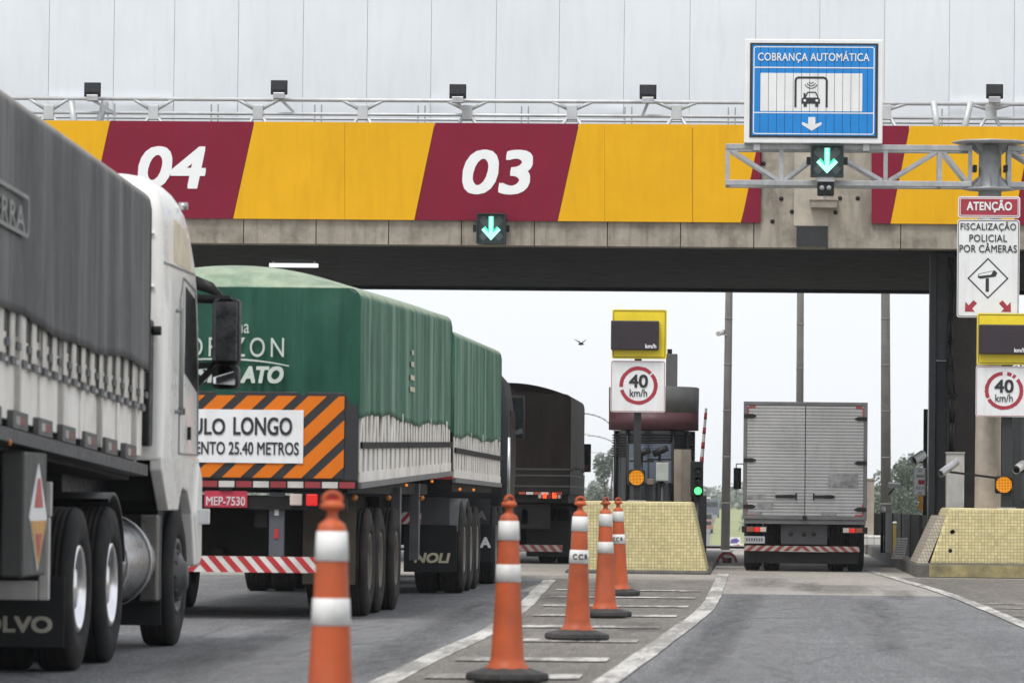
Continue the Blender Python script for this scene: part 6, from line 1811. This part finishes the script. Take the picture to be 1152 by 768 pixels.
# ------------------------------------------------------------------ grey box truck
def corr_mat():
    m, nt, b = new_mat('corrugated_aluminium')
    f = ntex(nt, 1.5, detail=6)
    c = mix(nt, ramp(nt, f, .3, .7), (.33, .33, .335), (.43, .43, .435))
    f2 = ntex(nt, 5, (1, 1, .2), 6); c = mix(nt, ramp(nt, f2, .5, .75, 0, .45), c, (.24, .23, .22))
    f3 = ntex(nt, 3, (1, 1, 1), 8, .75); c = mix(nt, ramp(nt, f3, .56, .75, 0, .5), c, (.2, .18, .16))
    nt.links.new(c, b.inputs['Base Color']); b.inputs['Metallic'].default_value = .35; b.inputs['Roughness'].default_value = .45
    return m
def box_truck():
    Y0 = 73.0; pc = P(905.5, 560, Y0); X0 = pc.x
    t = thing('box_truck', 'grey box truck with ribbed aluminium rear doors passing through the toll lane', 'truck', (X0, Y0, 0))
    L = lambda px, py: ((px - 905.5) * Y0 / FPX, (563.4 - py) * Y0 / FPX + EYE)
    hw = L(975, 0)[0]; zt = L(0, 452)[1]; zb = L(0, 584)[1]; D = 5.2
    frame = M('box_frame_grey', (.13, .13, .135), .5, .2); corr = corr_mat()
    MB().box(-hw + .03, hw - .03, .05, D, zb + .02, zt - .02).build('cargo_box', M('box_side_grey', (.33, .33, .33), .5), t, bevel=.02)
    mb = MB(); frame_pts(mb, [(-hw, zb), (hw, zb), (hw, zt), (-hw, zt)], [(-hw + .06, zb + .055), (hw - .06, zb + .055), (hw - .06, zt - .06), (-hw + .06, zt - .06)], -.02, .06); mb.build('door_frame', frame, t, bevel=.008)
    for sd in (-1, 1):
        x0, x1 = sorted((sd * .008, sd * (hw - .063))); n = 34; z0, z1 = zb + .058, zt - .063; mb = MB(); prof = []
        for k in range(n):
            a = z0 + (z1 - z0) * k / n; h = (z1 - z0) / n
            prof += [(.0, a), (-.010, a + h * .12), (-.012, a + h * .5), (-.010, a + h * .85), (.0, a + h * .95)]
        prof.append((0, z1)); mb.add([(x, y - .002, z) for x in (x0, x1) for y, z in prof], [(i, i + 1, len(prof) + i + 1, len(prof) + i) for i in range(len(prof) - 1)])
        d = mb.build('door', corr, t); 
        MB().box(x0, x1, .0, .04, z0, z1).build('door_core', frame, d)
        for py in (469.5, 519, 571):
            xx, z = L(905.5 + sd * 63.5, py + (1.0 if sd > 0 else -1.2) * 1)
            MB().prism([(xx - sd * .12, z - .008), (xx - sd * .06, z - .035), (xx + sd * .08, z - .03), (xx + sd * .08, z + .03), (xx - sd * .06, z + .035), (xx - sd * .12, z + .008)][::-sd], -.03, -.014).build('hinge', black, d)
        xx, z = L(905.5 + sd * 21.5, 558); 
        o = MB().box(xx - .185, xx + .185, -.018, -.013, z - .062, z + .062).build('latch_recess', M('latch_plate', (.3, .3, .3), .5), d)
        mb = MB(); mb.prism([(xx - .17, z - .022), (xx + .1, z - .03), (xx + .17, z - .02), (xx + .17, z + .02), (xx + .1, z + .03), (xx - .17, z + .02)], -.04, -.02); mb.box(xx - sd * .17 - .012, xx - sd * .17 + .012, -.042, -.019, z - .055, z + .055); mb.build('latch_handle', black, d)
        for py0, py1 in ((458, 471), (566, 579)):
            up = py0 < 500; xa = 905.5 + sd * 65; 
            mb = MB(); a, z0_ = L(xa, py1); _, z1_ = L(xa, py0); mb.box(a - .018, a + .018, -.017, -.013, z0_, z1_)
            zz = z1_ if up else z0_; mb.box(*sorted((a - sd * .018, a - sd * .13)), -.0165, -.0128, zz - .018, zz + .018); mb.build_each('red_reflector', M('worn_red_tape', (.26, .04, .04), .55), d)
    # worn stickers
    mb = MB()
    for a, b_, c_, d_ in ((932, 532, 965, 548), (841, 556, 862, 562), (852, 566, 870, 573), (841, 575, 858, 579), (924, 575, 941, 579)):
        (xa, za), (xb, zb3) = L(a, d_), L(b_ if False else c_, b_); mb.box(xa, xb, -.0175, -.0145, za, zb3)
    mb.build_each('sticker', M('worn_sticker', (.20, .20, .205), .6, var=.5, scale=9, dirt=(.3, .3, .3)), t)
    (xa, za) = L(905.5, 583); MB().box(-.035, .035, -.05, -.02, zb - .0, zb + .06).build('centre_lock', black, t)
    # underside
    zl = L(0, 595)[1]
    MB().box(-hw + .02, hw - .02, .0, .06, L(0, 589)[1], zb - .003).build('rear_sill', frame, t, bevel=.006)
    for sd in (-1, 1):
        xx, z = L(905.5 + sd * 56, 595.5)
        o = MB().box(xx - .21, xx + .21, .0, .06, z - .05, z + .055).build('lamp_holder', black, t, bevel=.01)
        for dx, m, w in ((.0 * sd, brake_red, .09), (.11 * sd, M('orange_dull_lens', (.25, .07, .03), .3), .12), (-.10 * sd, lens_clear, .1)):
            MB().box(xx + dx - w / 2 + (-.04 * sd), xx + dx + w / 2 + (-.04 * sd), -.02, -.002, z - .038, z + .038).build('tail_lamp', m, t, bevel=.008)
    a, z0 = L(838, 611); b_, z1 = L(861, 603)
    o = MB().box(a, b_, -.01, .0, z0, z1).build('number_plate', M('grey_plate', (.36, .36, .38), .5), t)
    mb = MB()
    for k in range(7): mb.box(a + .03 + .041 * k, a + .055 + .041 * k, -.013, -.0105, z0 + .035, z1 - .03)
    mb.build_each('plate_character', M('plate_dark', (.08, .08, .09), .5), o)
    mb = MB(); a, z0 = L(879, 612); b_, z1 = L(931, 588); mb.box(a, b_, .08, .2, z0, z1); mb.build('underride_beam', M('beam_dark_grey', (.035, .036, .04), .6), t, bevel=.01)
    mb = MB()
    for px in (890, 905, 916): xx, z = L(px, 600); mb.lathe([(0, -.012), (.035, -.008), (.04, 0)], 'y', (xx, .08, z), 10)
    mb.build_each('beam_hole', black, t)
    hazard_plate(t, 'bumper', L(838, 0)[0], L(967, 0)[0], L(0, 619.5)[1], L(0, 613.5)[1], -.0, M('tape_white', (.33, .32, .31), .6, dirt=(.2, .18, .16)), M('tape_red', (.20, .035, .03), .6), .155, .08, slope=1.2, mirror=True, th=.05)
    MB().box(L(838, 0)[0], L(966, 0)[0], .25, .262, .13, L(0, 620)[1]).build('mudflap', black, t)
    for sd in (-1, 1):
        wheel(t, sd, hw - .03, .95, .46, True, rubber, steel_rim, 'drive'); wheel(t, sd, hw - .08, 5.6, .46, False, rubber, steel_rim, 'steer')
    mb = MB(); mb.box(-.4, -.3, .1, 6, .55, .8); mb.box(.3, .4, .1, 6, .55, .8); mb.tube((-.8, .95, .46), (.8, .95, .46), .1); mb.tube((-.8, 5.6, .46), (.8, 5.6, .46), .08); mb.build('chassis', dark, t)
    mb = MB(); mb.loft([rring(w_, a, b2, r, z, 4) for z, w_, a, b2, r in ((.5, .9, 5.25, 6.9, .1), (1.2, .93, 5.25, 6.95, .1), (1.9, .88, 5.3, 6.5, .12), (2.15, .8, 5.35, 6.3, .12))]); mb.build('cab', white_paint, t)
    MB().box(-.8, .8, 6.6, 6.76, 1.3, 1.9).build('windscreen', glass_dark, t)
    Ym = Y0 + 6.2; p = P(829.5, 538, Ym); xx = p.x - X0
    o = MB().loft([rring(.068, -.04, .06, .03, p.z + z, 4, xx) for z in (-.19, 0, .19)]).build('mirror', black, t, bevel=.01); o.location.y = 6.2
    mb = MB(); zz = p.z
    for q in (.26, -.27): mb.bar((xx - .02, 6.2, zz + q), (-.86, 6.2, zz + q), .022, .022)
    mb.bar((xx - .02, 6.2, zz + .26), (xx - .02, 6.2, zz - .27), .022, .022); mb.build_each('mirror_arm', alu, t)
box_truck()

# ================================================================== HAZE
hz, nt, b_ = new_mat('thin_haze')
pv = nt.nodes.new('ShaderNodeVolumePrincipled')
pv.inputs['Color'].default_value = (.90, .94, 1, 1)
pv.inputs['Density'].default_value = .00018
pv.inputs['Anisotropy'].default_value = .2
nt.nodes.remove(b_)
nt.links.new(pv.outputs[0], nt.nodes['Material Output'].inputs['Volume'])
o = MB().box(-720, 720, -90, 1320, -4.4, 13).build('haze', hz)
tag(o, 'thin pale haze lying over the road and the hills', 'haze', kind='stuff')
